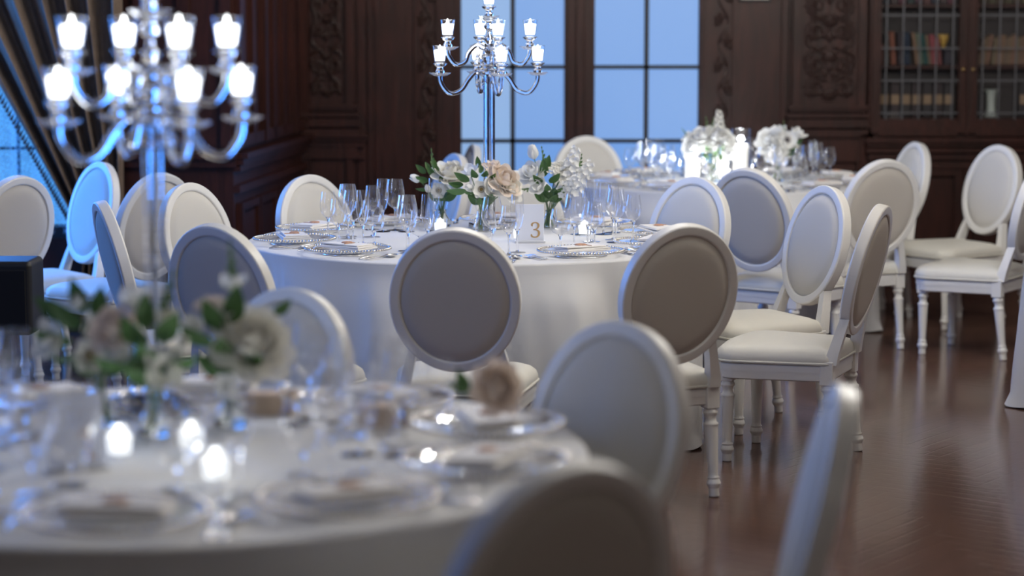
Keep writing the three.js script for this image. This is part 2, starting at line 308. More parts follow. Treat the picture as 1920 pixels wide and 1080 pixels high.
// swept-back drape
{
  const pts = (a, b, c, t) => (1 - t) * (1 - t) * a + 2 * t * (1 - t) * b + t * t * c, rows = [], edge = [];
  const NV = 60, NU = 160, folds = 6.5, yTop = 3.25, yTie = .52;
  for (let j = 0; j <= NV; j++) {
    const t = j / NV, row = [];
    let xl, xr, y, gather;
    if (t < .8) { const s = t / .8; y = pts(yTop, 1.35, yTie, s); xl = pts(-3.75, -2.67, -2.24, s); xr = lerp(-1.99, -2.03, s); gather = s; }
    else { const s = (t - .8) / .2; y = lerp(yTie, .03, s); xl = lerp(-2.24, -2.28, s); xr = lerp(-2.03, -1.98, s); gather = 1 - .4 * s; }
    for (let i = 0; i <= NU; i++) {
      const u = i / NU, ph = u * folds * 2 * PI + .7 * sin(u * 9), x = lerp(xl, xr, u + .012 * sin(ph * 1.0 + 1)), amp = .075 - .03 * gather;
      row.push([x, y + (t < .8 ? .10 * sin(u * PI) * (1 - gather) : 0), -11.62 + amp * sin(ph) + .02 * sin(ph * 2.1 + t * 3), u * 2.2, t * 3]);
      if (i === 0) edge.push([x, y, row[0][2]]);
    }
    rows.push(row);
  }
  const drapeTex = noiseTex(256, (x, y) => { const q = n32(x, y) * .5 + n128(x, y) * .5, b = sin(x * 2 * PI * 5) > .55 ? .05 : 0; return [.44 + .10 * (q - .5) + b, .375 + .09 * (q - .5) + b * .8, .32 + .08 * (q - .5) + b * .5]; }, true, 1);
  const drape = std({ map: drapeTex, roughness: .75, side: THREE.DoubleSide, bumpMap: weaveTex, bumpScale: .001 });
  const c = thing('drape', 'heavy brown window drape swept back to one side with fringed edge', 'curtain');
  part('drape_cloth', gridSurf(rows), drape, c);
  const fr = []; for (let k = 0; k < 110; k++) { const q = k / 110 * 47, i = flr(q), a = edge[i], b = edge[i + 1], f = q - i; fr.push(moved(new THREE.ConeGeometry(.011, .045, 6), lerp(a[0], b[0], f) - .012, lerp(a[1], b[1], f) - .018, lerp(a[2], b[2], f), 0, 0, -.5)); }
  part('fringe', join(fr), std({ color: lin(.03, .04, .06), roughness: .8 }), c);
  part('tieback', moved(new THREE.TorusGeometry(.11, .02, 8, 24), -2.1, yTie, -11.6, PI / 2, 0, 0, [1, .75, 1]), M.brass, c);
  part('curtain_pole', moved(new THREE.CylinderGeometry(.025, .025, 2.2, 12), -2.9, 3.3, -11.62, 0, 0, PI / 2), M.brass, c);
}
// garden doors with frosted panes
{
  const z = WZ - .06, win = struct('window_1', join([bx(-.40, -.325, 0, 2.85, z - .06, z + .07), bx(1.165, 1.24, 0, 2.85, z - .06, z + .07), bx(-.40, 1.24, 2.72, 2.85, z - .06, z + .07), bx(.40, .435, 0, 2.75, z - .05, z + .065)]), M.wood);
  [[-.325, .40, -.314, .323], [.435, 1.165, .512, 1.155]].forEach(([a, b, g0, g1], s) => {
    const d = part('door_leaf', join([bx(a, g0, 0, 2.72, z - .03, z + .035), bx(g1, b, 0, 2.72, z - .03, z + .035), bx(g0, g1, 0, .40, z - .03, z + .035), bx(g0, g1, 2.70, 2.72, z - .03, z + .035), bx(s ? .45 : .345, s ? .47 : .365, 0, 2.72, z + .035, z + .05)]), M.wood, win);
    const mid = (g0 + g1) / 2, ys = [.40, .445, .903, 1.361, 1.819, 2.277, 2.70];
    part('muntin', bx(mid - .014, mid + .014, .4, 2.7, z - .02, z + .02), M.iron, d);
    for (const y of ys.slice(1, 6)) part('muntin', bx(g0, g1, y - .012, y + .012, z - .02, z + .02), M.iron, d);
    for (let j = 0; j < 6; j++) for (const [p, q] of [[g0, mid - .014], [mid + .014, g1]]) if (ys[j + 1] - ys[j] > .06)
      part('frosted_pane', bx(p, q, ys[j] + .012, ys[j + 1] - .012, z - .008, z), (s === 0 && p === g0) || j >= 4 ? M.frostPale : j <= 1 ? M.frostDeep : M.frost, d);
  });
}
// framed notice high on the plain board
{
  const s = thing('framed_notice', 'framed white notice on the dark board beside the garden doors', 'sign', [1.494, 1.765, WZ + .012]);
  part('frame', join([bx(-.10, .10, 0, .012, 0, .02), bx(-.10, .10, .27, .282, 0, .02), bx(-.10, -.088, 0, .282, 0, .02), bx(.088, .10, 0, .282, 0, .02)]), M.iron, s);
  part('sheet', bx(-.088, .088, .012, .27, 0, .008), M.paper, s);
}
// ---------------------------------------------------------------- built-in bookcase with leaded glass doors
const ORD = ['first', 'second', 'third', 'fourth', 'fifth', 'sixth', 'seventh', 'eighth', 'ninth', 'tenth', 'eleventh', 'twelfth', 'thirteenth', 'fourteenth', 'fifteenth', 'sixteenth'];
{
  const Z = WZ, zf = Z + .44, zi = Z + .06;         // the case stands proud of the wall; its front face is at zf
  // note: fronts are kept in one plane with the pilaster base
  const b = thing('bookcase', 'dark carved wood built-in bookcase with leaded glass doors', 'bookcase', [0, 0, 0]);
  const dz = .12, front = Z + .14;                  // shallow visible depth in front of the wall plane
  part('lower_cabinet', join([bx(2.2, 4.6, .14, .90, Z, front), bx(2.2, 4.6, 0, .14, Z, front + .03)]), M.wood, b);
  part('cornice_ledge', mould(2.2, 4.6, front, [[.905, .935, .07], [.88, .905, .045], [.845, .87, .06], [.80, .835, .03], [.745, .765, .045]]), M.wood, b);
  for (const x of [2.24, 2.78, 3.32, 3.86]) { part('cabinet_panel', bx(x + .07, x + .46, .26, .68, front, front + .014), M.wood, b); part('panel_frame', join([bx(x, x + .53, .70, .745, front, front + .032), bx(x, x + .53, .17, .23, front, front + .032), bx(x, x + .05, .23, .70, front, front + .032), bx(x + .48, x + .53, .23, .70, front, front + .032)]), M.wood, b); }
  // upper carcass: side, back, shelves
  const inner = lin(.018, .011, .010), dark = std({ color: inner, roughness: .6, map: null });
  part('carcass', join([bx(2.19, 2.225, .935, 2.95, Z, front - .02), bx(2.2, 4.6, 2.9, 2.95, Z, front), bx(2.2, 4.6, .935, .96, Z, front - .02)]), M.wood, b);
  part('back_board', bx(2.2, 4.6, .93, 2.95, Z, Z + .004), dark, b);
  for (const y of [1.032, 1.354, 1.727, 2.10]) part('shelf', bx(2.225, 4.6, y, y + .02, Z, front - .035), M.wood, b);
  part('divider', bx(2.77, 2.80, .96, 2.9, Z, front - .03), M.wood, b); part('divider', bx(3.36, 3.39, .96, 2.9, Z, front - .03), M.wood, b);
  const rnd = rng(77);
  for (const [g0, g1, hinge] of [[2.254, 2.733, 0], [2.845, 3.324, 1], [3.436, 3.915, 0]]) {
    const d = part('door', join([bx(g0 - .05, g0, .96, 2.88, front - .025, front + .012), bx(g1, g1 + .05, .96, 2.88, front - .025, front + .012), bx(g0, g1, .945, 1.045, front - .025, front + .012), bx(g0, g1, 2.80, 2.88, front - .025, front + .012), bx(g0 - .012, g0, 1.03, 2.82, front + .012, front + .022), bx(g1, g1 + .012, 1.03, 2.82, front + .012, front + .022)]), M.wood, b);
    const xs = [g0, g0 + .036, g0 + .138, g0 + .2395, g0 + .341, g1 - .036, g1], ys = [1.045, 1.084, 1.282, 1.479, 1.680, 1.88, 2.08, 2.28, 2.48, 2.68, 2.80], zc = front - .006;
    for (const x of xs.slice(1, 6)) part('lead_came', bx(x - .0035, x + .0035, 1.045, 2.80, zc - .004, zc + .004), M.lead, d);
    for (const y of ys.slice(1, 10)) part('lead_came', bx(g0, g1, y - .0035, y + .0035, zc - .004, zc + .004), M.lead, d);
    for (let i = 0; i < 6; i++) for (let j = 0; j < 10; j++) { const w = xs[i + 1] - xs[i] - .009, h = ys[j + 1] - ys[j] - .009; part('pane', new THREE.PlaneGeometry(w, h), M.pane, d, [(xs[i] + xs[i + 1]) / 2, (ys[j] + ys[j + 1]) / 2, zc], [(rnd() - .5) * .022, (rnd() - .5) * .022, 0]); }
    part('knob', moved(new THREE.SphereGeometry(.012, 10, 8), hinge ? g0 - .025 : g1 + .025, 1.35, front + .02), M.brass, d);
  }
  part('stile', bx(2.785, 2.80, .945, 2.9, front - .02, front + .018), M.wood, b);
  // ---- books
  const bookGeo = {};
  function book(x, y, w, h, depth, lean, color, label, group, labelColor) {
    const key = 'unit'; bookGeo[key] ||= rbox(1, 1, 1, .06, 2);
    const m = std({ color, roughness: .75 });
    const g = thing('book', label, 'book', [x, y, Z + .005 + depth / 2], 0, group);
    g.rotation.z = -lean; if (lean > 0) g.position.y += w * sin(lean) + .001;
    const c = part('cover', bookGeo[key], m, g, [w / 2, h / 2, 0]); c.scale.set(w, h, depth);
    if (labelColor) { const s = part('spine_label', bookGeo[key], labelColor, g, [w / 2, h * .50, depth / 2]); s.scale.set(w * .86, h * .26, .004); }
    return g;
  }
  const tan = std({ color: lin(.23, .15, .09), roughness: .8 });
  // lower shelf, left case: seven big dark volumes with tan labels
  for (let i = 0; i < 7; i++) book(2.262 + i * .066, 1.053, .058, .225, .09, 0, lin(.028 + .006 * (i % 2), .022, .022), `tall dark volume with tan spine label, ${ORD[i]} from left on the lower bookcase shelf`, 'dark reference volumes', tan);
  // middle shelf, left case
  const mid = [[2.258, .026, .13, 0, .12, .04, .03, 'rust red'], [2.286, .03, .19, -.02, .10, .09, .085, 'grey'], [2.330, .032, .205, -.09, .28, .09, .05, 'orange'], [2.372, .028, .20, -.04, .05, .03, .035, 'dark brown'], [2.410, .034, .20, -.02, .02, .035, .07, 'navy'], [2.482, .020, .20, -.16, .30, .17, .10, 'tan orange'], [2.505, .026, .195, -.16, .14, .18, .12, 'grey green'], [2.533, .026, .19, -.16, .02, .10, .09, 'teal green'], [2.561, .018, .185, -.16, .25, .16, .10, 'thin buff'], [2.582, .034, .185, -.13, .36, .07, .08, 'coral red'], [2.620, .022, .17, -.12, .30, .09, .09, 'faded red'], [2.655, .06, .10, 0, .05, .04, .05, 'low plum']];
  for (const [x, w, h, l, r, g, bl, n] of mid) book(x, 1.375, w, h, .085, l, lin(r * .55, g * .55, bl * .55), `${n} book standing on the middle shelf of the left glazed case`, 'books on the middle shelf');
  // right case: a row of tan bindings and a pale leaning book
  for (let i = 0; i < 13; i++) book(2.862 + i * .0235 + (i > 2 ? .012 : 0), 1.375, .021, .165 + .01 * (i % 3), .085, i < 3 ? .14 : .10, lin(.13 + .02 * (i % 3), .085 + .01 * (i % 2), .055), `thin tan leather book, ${ORD[i]} from left in the right-hand case`, 'tan leather bindings');
  book(3.205, 1.375, .028, .215, .085, .16, lin(.17, .13, .12), 'pale book leaning over the tan row in the right-hand case', 'tan leather bindings');
  for (let i = 0; i < 2; i++) book(3.12 + i * .07, 1.053, .058, .225, .09, 0, lin(.03, .024, .022), `tall dark volume with tan label beside the pale urn, ${i ? 'further' : 'nearer'} from it`, 'dark reference volumes', tan);
  for (let i = 0; i < 9; i++) book(2.27 + i * .05, 1.748, .044, .2, .085, 0, lin(.03 + .03 * (i % 3), .03 + .012 * (i % 2), .04), `dark book, ${ORD[i]} from left on the top visible shelf of the left case`, 'top shelf books');
  for (let i = 0; i < 9; i++) book(2.87 + i * .05, 1.748, .044, .19, .085, 0, lin(.06, .04 + .01 * (i % 2), .025), `brown book, ${ORD[i]} from left on the top visible shelf of the right case`, 'top shelf books');
  // urn, and a yellow shape modelled solid
  const urn = thing('urn', 'pale flared ornamental vase on the lower shelf of the right glazed case', 'vase', [2.955, 1.053, Z + .06]);
  part('body', lathe([[0, 0], [.045, 0], [.047, .012], [.033, .025], [.027, .06], [.028, .11], [.033, .15], [.046, .165], [.05, .17], [.044, .172], [.03, .15], [0, .148]], 20), std({ color: lin(.38, .40, .36), roughness: .5, bumpMap: softTex, bumpScale: .004 }), urn);
  const yellowForm = thing('yellow_shape', 'small yellow tapered shape on the middle bookcase shelf above red books', 'vase', [2.655, 1.475, Z + .045]);
  part('body', lathe([[0, 0], [.012, 0], [.014, .02], [.028, .05], [.034, .085], [.031, .088], [0, .08]], 18), std({ color: lin(.45, .27, .06), roughness: .5 }), yellowForm);  // yellow shape of unknown kind, modelled as a solid tapered form
}
// ---------------------------------------------------------------- oval-back dining chair
// local axes: origin on the floor under the seat, +z is where the sitter looks
const seatOutline = (() => { // trapezoid with rounded front corners, counter-clockwise seen from above
  const pts = [], add = (cx, cz, r, a0, a1, n) => { for (let i = 0; i <= n; i++) { const a = lerp(a0, a1, i / n); pts.push([cx + r * cos(a), cz + r * sin(a)]); } };
  add(.165, .145, .085, 0, PI / 2, 8); for (let i = 1; i < 8; i++) { const t = i / 8; pts.push([lerp(.165, -.165, t), .23 + .014 * sin(PI * t)]); } add(-.165, .145, .085, PI / 2, PI, 8);
  for (let i = 1; i < 6; i++) pts.push([lerp(-.25, -.205, i / 6), lerp(.145, -.19, i / 6)]);
  add(-.18, -.195, .025, PI, PI * 1.5, 4); for (let i = 1; i < 6; i++) pts.push([lerp(-.18, .18, i / 6), -.22]); add(.18, -.195, .025, PI * 1.5, PI * 2, 4);
  for (let i = 1; i < 6; i++) pts.push([lerp(.205, .25, i / 6), lerp(-.19, .145, i / 6)]);
  return pts;
})();
const seatRings = prof => gridSurf(prof.map(([s, y]) => seatOutline.map(([x, z]) => [x * s, y, .005 + (z - .005) * s, x, z])), true);
function ovalRing(a, b, wid, dep, n = 56) {
  const rows = [], bev = .007, w = wid / 2, d = dep / 2, prof = [];
  for (const [sx, sz, a0] of [[1, 1, 0], [-1, 1, 1], [-1, -1, 2], [1, -1, 3]]) for (let k = 0; k <= 3; k++) { const q = (a0 + k / 3) * PI / 2; prof.push([sx * (w - bev) + bev * cos(q), sz * (d - bev) + bev * sin(q)]); }
  for (const [u, z] of [...prof, prof[0]]) { const row = []; for (let i = 0; i < n; i++) { const t = i / n * 2 * PI, A = a - w, B = b - w, nx = B * cos(t), ny = A * sin(t), L = hypot(nx, ny); row.push([A * cos(t) + u * nx / L, B * sin(t) + u * ny / L, z]); } rows.push(row); }
  const g = gridSurf(rows, true); return g;
}
function ovalPad(a, b, edgeZ, dome, side, n = 44) {
  const rows = []; for (let j = 0; j <= 9; j++) { const r = j / 9, row = []; for (let i = 0; i < n; i++) { const t = i / n * 2 * PI; row.push([a * r * cos(t) * side, b * r * sin(t), side * (edgeZ + dome * sqrt(max(0, 1 - pow(r, 7)))), a * r * cos(t), b * r * sin(t)]); } rows.push(row); }
  return gridSurf(rows, true);
}
const turnedLeg = lathe([[0, 0], [.015, 0], [.0185, .004], [.0175, .03], [.019, .034], [.0245, .045], [.025, .052], [.0205, .064], [.0185, .066], [.021, .07], [.0215, .073], [.018, .077], [.0175, .09], [.024, .255], [.0245, .262], [.026, .264], [.026, .272], [.021, .276], [.018, .288], [.021, .302], [.0255, .306], [.026, .314], [.022, .322], [.022, .334]], 18);
const legBlock = moved(rbox(.05, .09, .05, .004), 0, .352, 0), glideGeo = moved(new THREE.CylinderGeometry(.014, .014, .008, 14), 0, .002, 0);
const G = {
  cushion: seatRings([[.001, .078], [.35, .0775], [.62, .073], [.80, .066], [.91, .056], [.97, .043], [.995, .028], [1.0, .016], [.985, .002], [.9, 0]]),
  rail: seatRings([[.9, 0], [.972, 0], [.98, -.006], [.98, -.028], [.968, -.031], [.968, -.054], [.96, -.06], [.86, -.06], [.86, 0]]),
  piping: taperTube([...seatOutline, seatOutline[0]].map(([x, z]) => [x * 1.0, .007, z]), [.0055, .0055], 120, 6),
  ring: ovalRing(.219, .251, .036, .044),
  padFront: ovalPad(.187, .219, .010, .021, 1), padRear: ovalPad(.187, .219, .012, .015, -1),
  leg: join([moved(turnedLeg, 0, 0, 0, 0, 0, 0, [1, .94, 1]), legBlock]),
  post: s => barSweep([[s * .18, .385, -.215, .021, .022], [s * .178, .42, -.220, .020, .022], [s * .167, .47, -.233, .018, .020], [s * .154, .52, -.246, .016, .019], [s * .146, .553, -.255, .014, .018]]),
};
function makeChair() {
  const c = new THREE.Group(); c.name = 'dining_chair';
  part('seat_rail', G.rail, M.paint, c, [0, .38, 0]);
  const cu = part('seat_cushion', G.cushion, M.seatVinyl, c, [0, .38, 0]); part('piping', G.piping, M.seatVinyl, cu);
  const rec = -.235, by = .722, bz = -.295;
  const fr = part('back_frame', G.ring, M.paint, c, [0, by, bz], [rec, 0, 0]);
  part('front_pad', G.padFront, M.fabric, c, [0, by, bz], [rec, 0, 0]); part('rear_pad', G.padRear, M.fabricRear, c, [0, by, bz], [rec, 0, 0]);
  for (const s of [-1, 1]) {
    part('back_post', G.post(s), M.paint, c);
    const f = part('leg', G.leg, M.paint, c, [s * .20, 0, .175]); part('glide', glideGeo, M.glide, f);
    // rear leg: leans back below its block
    const r = part('leg', G.rearLeg ||= join([moved(turnedLeg, 0, 0, -.036, .115, 0, 0, [1, .945, 1]), legBlock]), M.paint, c, [s * .18, 0, -.20]); part('glide', G.rearGlide ||= moved(glideGeo, 0, 0, -.036), M.glide, r);
  }
  return c;
}
const chair0 = makeChair();
// [x, z, heading in degrees (0 looks away from the camera, positive turns to the right), label, group]
const CH = 'oval-back chair', mid3 = 'chairs round the middle table', far2 = 'chairs round the far table', near1 = 'chairs round the near table', left4 = 'chairs at the drape side', spare = 'chairs by the garden doors';
const chairs = {
  A: [-0.167, -7.621, 4, `cream ${CH} seen squarely from behind at the front of the middle table`, mid3],
  B: [0.442, -7.747, -24, `cream ${CH} seen from behind, right neighbour of the squarely seen one`, mid3],
  C: [1.045, -8.36, -68, `${CH} drawn out sideways with long seat facing the middle table, in the aisle`, mid3],
  D: [0.985, -9.035, -114, `${CH} with blue-lit front beside the drawn-out aisle chair`, mid3],
  E: [0.56, -9.45, -135, `${CH} with pale blue front showing just above the napkins of middle table`, mid3],
  F: [0.019, -9.77, 180, `${CH} half hidden behind number card and bouquets of middle table`, mid3],
  H: [-0.645, -9.6, 132, `white ${CH} facing the camera behind the leftmost glasses of middle table`, mid3],
  I: [-1.07, -9.15, 122, `cream ${CH} facing the camera just right of the near candelabrum pole`, mid3],
  W: [-1.225, -8.52, 70, `${CH} seen edge-on with shaded back, left of the near candelabrum pole`, mid3],
  J: [-0.818, -7.722, 32, `${CH} with taupe shaded back in front of the middle table's left side`, mid3],
  K: [1.70, -11.27, -24, `${CH} seen from behind at far table, with long leg on the aisle floor`, far2],
  O: [1.29, -10.59, 36, `grey ${CH} seen from behind in front of the far table's candles`, far2],
  M: [1.945, -12.46, -105, `${CH} peeping over the one at the far table's right corner`, far2],
  P: [2.376, -12.087, -118, `${CH} with pale blue front below the bookcase, behind its sideways neighbour`, far2],
  Q: [2.29, -11.03, -58, `${CH} turned sideways at the right edge, its legs free on the floor`, far2],
  N: [0.543, -12.899, 162, `white ${CH} facing the camera against the frosted garden doors`, far2],
  G: [-0.604, -11.309, -113, `${CH} with strongly blue front behind the middle table's bouquets`, spare],
  Y: [-0.547, -12.238, -101, `white ${CH} seen edge-on beside the middle candelabrum pole`, spare],
  X: [-2.44, -10.0, -52, `grey ${CH} seen from behind at left edge beside the drape`, left4],
  Z: [-2.259, -10.567, -128, `${CH} with bright blue front before the drape`, left4],
  R: [-1.84, -10.2, -50, `${CH} behind the near candelabrum pole, seat towards the drape`, left4],
  S: [0.014, -4.726, -137, `large blurred ${CH} with bluish front at the right of the near table`, near1],
  T: [-0.102, -3.642, -35, `dark blurred ${CH} back at the bottom edge, closest to camera`, near1],
  U: [0.27, -4.11, -86, `blurred ${CH} seen edge-on over the aisle floor`, near1],
  V: [-0.748, -5.324, -146, `blurred cream ${CH} facing us behind the near table's glasses`, near1],
};
Object.values(chairs).forEach(([x, z, deg, label, group], i) => {
  const c = i ? chair0.clone() : chair0; c.name = numbered('dining_chair'); scene.add(c);
  c.position.set(x, 0, z); c.rotation.set(0, PI - deg * PI / 180, 0); c.userData = { label, category: 'chair', group };
});
// ---------------------------------------------------------------- round tables under floor-length linen
const TOP = .755;
const tables = { near: [-.70, -4.54, .86], mid: [-.13, -9.07, .95], far: [1.21, -12.42, .88], aisle: [3.20, -9.35, .95] };
function makeTable([cx, cz, R], seed, label) {
  const t = thing('banquet_table', label, 'table', [cx, 0, cz], 0), rd = rng(seed), N = 220, NV = 26, ph = [rd() * 6, rd() * 6, rd() * 6, rd() * 6];
  const feet = Object.values(chairs).map(([x, z, d]) => ({ x: x - cx, z: z - cz, f: [sin(d * PI / 180), -cos(d * PI / 180)] })).filter(c => hypot(c.x, c.z) < R + .45);
  const enter = (dx, dz) => { // how far the cloth may hang out in this direction before a chair seat pushes it in
    let best = 9; for (const c of feet) for (let r = .3; r < R + .2; r += .01) { const px = dx * r - c.x, pz = dz * r - c.z, v = px * c.f[0] + pz * c.f[1], u = px * -c.f[1] + pz * c.f[0]; if (v < .285 && abs(u) < .295) { best = min(best, r); break; } } return best;
  };
  const dirs = []; for (let i = 0; i < N; i++) { const a = i / N * 2 * PI; dirs.push([sin(a), cos(a), enter(sin(a), cos(a))]); }
  const lim = dirs.map((_, i) => { let m = 9; for (let k = -4; k <= 4; k++) m = min(m, dirs[(i + k + N) % N][2]); return m; });
  const fold = a => { const s = .6 * sin(a * 15 + ph[0] + 1.1 * sin(a * 3 + ph[1])) + .28 * sin(a * 24 + ph[2] + .6 * sin(a * 5)) + .25 * sin(a * 8 + ph[3]); return s; };
  const rows = [];
  for (const r of [0.001, .3, .6, .85, .97]) rows.push(dirs.map(([dx, dz]) => [dx * r * R, TOP, dz * r * R, dx * r * R, dz * r * R]));
  for (const [r, d] of [[.99, .0008], [.997, .004], [1.0, .009]]) rows.push(dirs.map(([dx, dz]) => [dx * r * R, TOP - d, dz * r * R, dx * r * R, dz * r * R]));
  for (let j = 1; j <= NV; j++) {
    const tt = j / NV, y = lerp(TOP - .012, .006, tt);
    rows.push(dirs.map(([dx, dz], i) => {
      const a = i / N * 2 * PI, k = .5 * sstep(0, .22, tt) + .5 * tt; let r = R + k * (.06 + .072 * fold(a)) + .004 * k * sin(a * 57 + y * 9);
      if (tt > .93) r += (tt - .93) / .07 * .022 * (.5 + .5 * sin(a * 31 + ph[2]));
      if (lim[i] < 8) { const w = sstep(.745, .64, y); r = lerp(r, min(r, lim[i] + .006 * fold(a)), w); }
      return [dx * r, y + (tt > .95 ? .004 * sin(a * 40) + .003 : 0), dz * r, a * R, y];
    }));
  }
  part('tablecloth', gridSurf(rows, true), M.linen, t);
  part('tabletop', moved(new THREE.CylinderGeometry(R - .012, R - .012, .03, 48), 0, TOP - .02, 0), M.wood, t);
  const rr = min(.28, ...lim.map(l => l - .06));
  part('pedestal', lathe([[0, .004], [rr, .004], [rr, .02], [.05, .06], [.04, .4], [.05, .72], [0, .72]], 20), M.iron, t);
  return t;
}
makeTable(tables.near, 11, 'near round table in white linen, blurred, with bouquets and a tall candelabrum');
makeTable(tables.mid, 12, 'middle round table in floor-length white linen bearing the number 3 card');
makeTable(tables.far, 13, 'far round table in white linen with pillar candles before the bookcase wall');
makeTable(tables.aisle, 14, 'white linen table whose cloth hem just enters at the right edge');
// ---------------------------------------------------------------- tableware
const T = {};
// charger: clear plate on a foot ring with a beaded silver rim
T.charger = (() => {
  const g = new THREE.Group(); g.name = 'charger_plate';
  part('plate', lathe([[.095, 0], [.10, .002], [.095, .006], [.0, .007], [.0, .009], [.105, .010], [.13, .016], [.158, .022], [.160, .024], [.13, .0185], [.10, .0125]], 48), M.glass, g);
  const beads = []; const s = new THREE.SphereGeometry(.006, 7, 5); for (let i = 0; i < 76; i++) { const a = i / 76 * 2 * PI; beads.push(moved(s, .163 * cos(a), .0235, .163 * sin(a))); }
  part('beaded_rim', join(beads), M.bead, g); part('foot_ring', moved(new THREE.TorusGeometry(.098, .003, 6, 40), 0, .003, 0, PI / 2), M.silver, g);
  return g;
})();
T.plate = (() => { const g = new THREE.Group(); g.name = 'dinner_plate'; part('plate', lathe([[0, 0], [.075, 0], [.08, .003], [.11, .012], [.125, .016], [.126, .0175], [.11, .0145], [.08, .006], [0, .005]], 40), std({ color: lin(.80, .80, .79), roughness: .25 }), g); return g; })();
T.napkin = (() => {
  const g = new THREE.Group(); g.name = 'napkin';
  const layer = (w, d, h, y, x, z, sd) => { const b = rbox(w, h, d, h * .45, 3), p = b.attributes.position, q = rng(sd), f = [q() * 6, q() * 6]; for (let i = 0; i < p.count; i++) { const px = p.getX(i), pz = p.getZ(i); p.setY(i, p.getY(i) + .004 * sin(px * 22 + f[0]) * sin(pz * 25 + f[1])); } b.computeVertexNormals(); return moved(b, x, y, z, 0, (q() - .5) * .04); };
  part('fold', layer(.205, .118, .007, .008, 0, 0, 1), M.napkin, g); part('fold', layer(.195, .108, .006, .0145, .003, .002, 2), M.napkin, g); part('fold', layer(.182, .096, .006, .0205, -.004, -.002, 3), M.napkin, g);
  part('posy', join([0, 1, 2, 3, 4].map(i => moved(new THREE.SphereGeometry(.011, 8, 6), .012 * cos(i * 1.26), .026, .010 * sin(i * 1.26), 0, 0, 0, [1.2, .5, 1])).concat([moved(new THREE.CylinderGeometry(.0018, .0018, .06, 5), .02, .0255, .012, PI / 2, .9, 0)])), std({ color: lin(.52, .30, .20), roughness: .8 }), g);
  return g;
})();
function blade(len, prof, th) { // flat tableware outline (half widths along the length), slightly crowned
  const rows = [], n = prof.length; for (let k = 0; k <= 8; k++) { const q = k / 8 * 2 * PI, row = []; for (let i = 0; i < n; i++) row.push([prof[i] * cos(q), .004 + th * sin(q) * (i === 0 || i === n - 1 ? .3 : 1) + .004 * sin(i / (n - 1) * PI * 1.5), -len / 2 + len * i / (n - 1)]); rows.push(row); } return gridSurf(rows);
}
T.fork = (() => { const g = new THREE.Group(); g.name = 'fork'; part('handle', moved(blade(.14, [.001, .006, .0085, .0075, .005, .0035, .003, .0035, .007, .010, .011], .0016), 0, 0, .03), M.silver, g, null, [0, PI, 0]); part('tines', join([-.0085, -.0028, .0028, .0085].map(x => moved(blade(.06, [.0012, .002, .0022, .0022, .0022], .0012), x, .004, -.065))), M.silver, g); return g; })();
T.knife = (() => { const g = new THREE.Group(); g.name = 'knife'; part('handle', moved(blade(.10, [.004, .0075, .0085, .008, .007, .006, .0055], .0035), 0, 0, .055, 0, PI, 0), M.silver, g); part('blade', moved(blade(.125, [.001, .005, .0085, .009, .009, .008, .006], .0012), 0, 0, -.05), M.silver, g); return g; })();
T.spoon = (() => { const g = new THREE.Group(); g.name = 'spoon'; part('handle', moved(blade(.13, [.001, .006, .008, .007, .005, .0035, .003, .003, .004], .0018), 0, 0, .035, 0, PI, 0), M.silver, g); part('bowl', moved(new THREE.SphereGeometry(.021, 16, 8, 0, 2 * PI, PI / 2, PI / 2), 0, .012, -.05, 0, 0, 0, [1, .45, 1.45]), (() => { const m = M.silver.clone(); m.side = THREE.DoubleSide; return m; })(), g); return g; })();
function glassware(name, bowl, stemTop, footR) {
  const g = new THREE.Group(); g.name = name;
  part('bowl', lathe([...bowl, ...bowl.slice(1).reverse().map(([r, y], i) => [max(r - .0014, .001), i ? y + .0012 : y + .0006])], 28), M.glass, g);   // outer and inner wall, joined at the rim
  part('stem', lathe([[0, .004], [.006, .005], [.0042, .014], [.0036, .03], [.0036, stemTop - .02], [.005, stemTop - .006], [.011, stemTop + .003], [0, stemTop + .005]], 12), M.crystal, g);
  part('foot', lathe([[0, 0], [footR - .001, 0], [footR, .0012], [footR - .004, .0028], [.012, .0045], [0, .0062]], 28), M.crystal, g);
  return g;
}
T.flute = glassware('champagne_flute', [[0, .088], [.008, .09], [.016, .10], [.022, .12], [.0255, .145], [.0262, .17], [.0245, .20], [.0225, .225]], .088, .033);
T.wine = glassware('wine_glass', [[0, .095], [.012, .097], [.028, .108], [.038, .128], [.0415, .148], [.040, .172], [.035, .198], [.0315, .218]], .095, .038);
T.white = glassware('white_wine_glass', [[0, .082], [.01, .084], [.023, .094], [.0315, .112], [.034, .13], [.0325, .152], [.028, .176], [.0262, .19]], .082, .034);
T.goblet = glassware('water_goblet', [[0, .05], [.014, .052], [.032, .062], [.041, .082], [.0425, .10], [.040, .122], [.036, .142], [.0345, .155]], .05, .036);
function instance(proto, name, pos, turn, label, category, group) { const o = proto.clone(); o.name = numbered(name); scene.add(o); o.position.set(...pos); o.rotation.y = turn; o.userData = { label, category, group }; return o; }
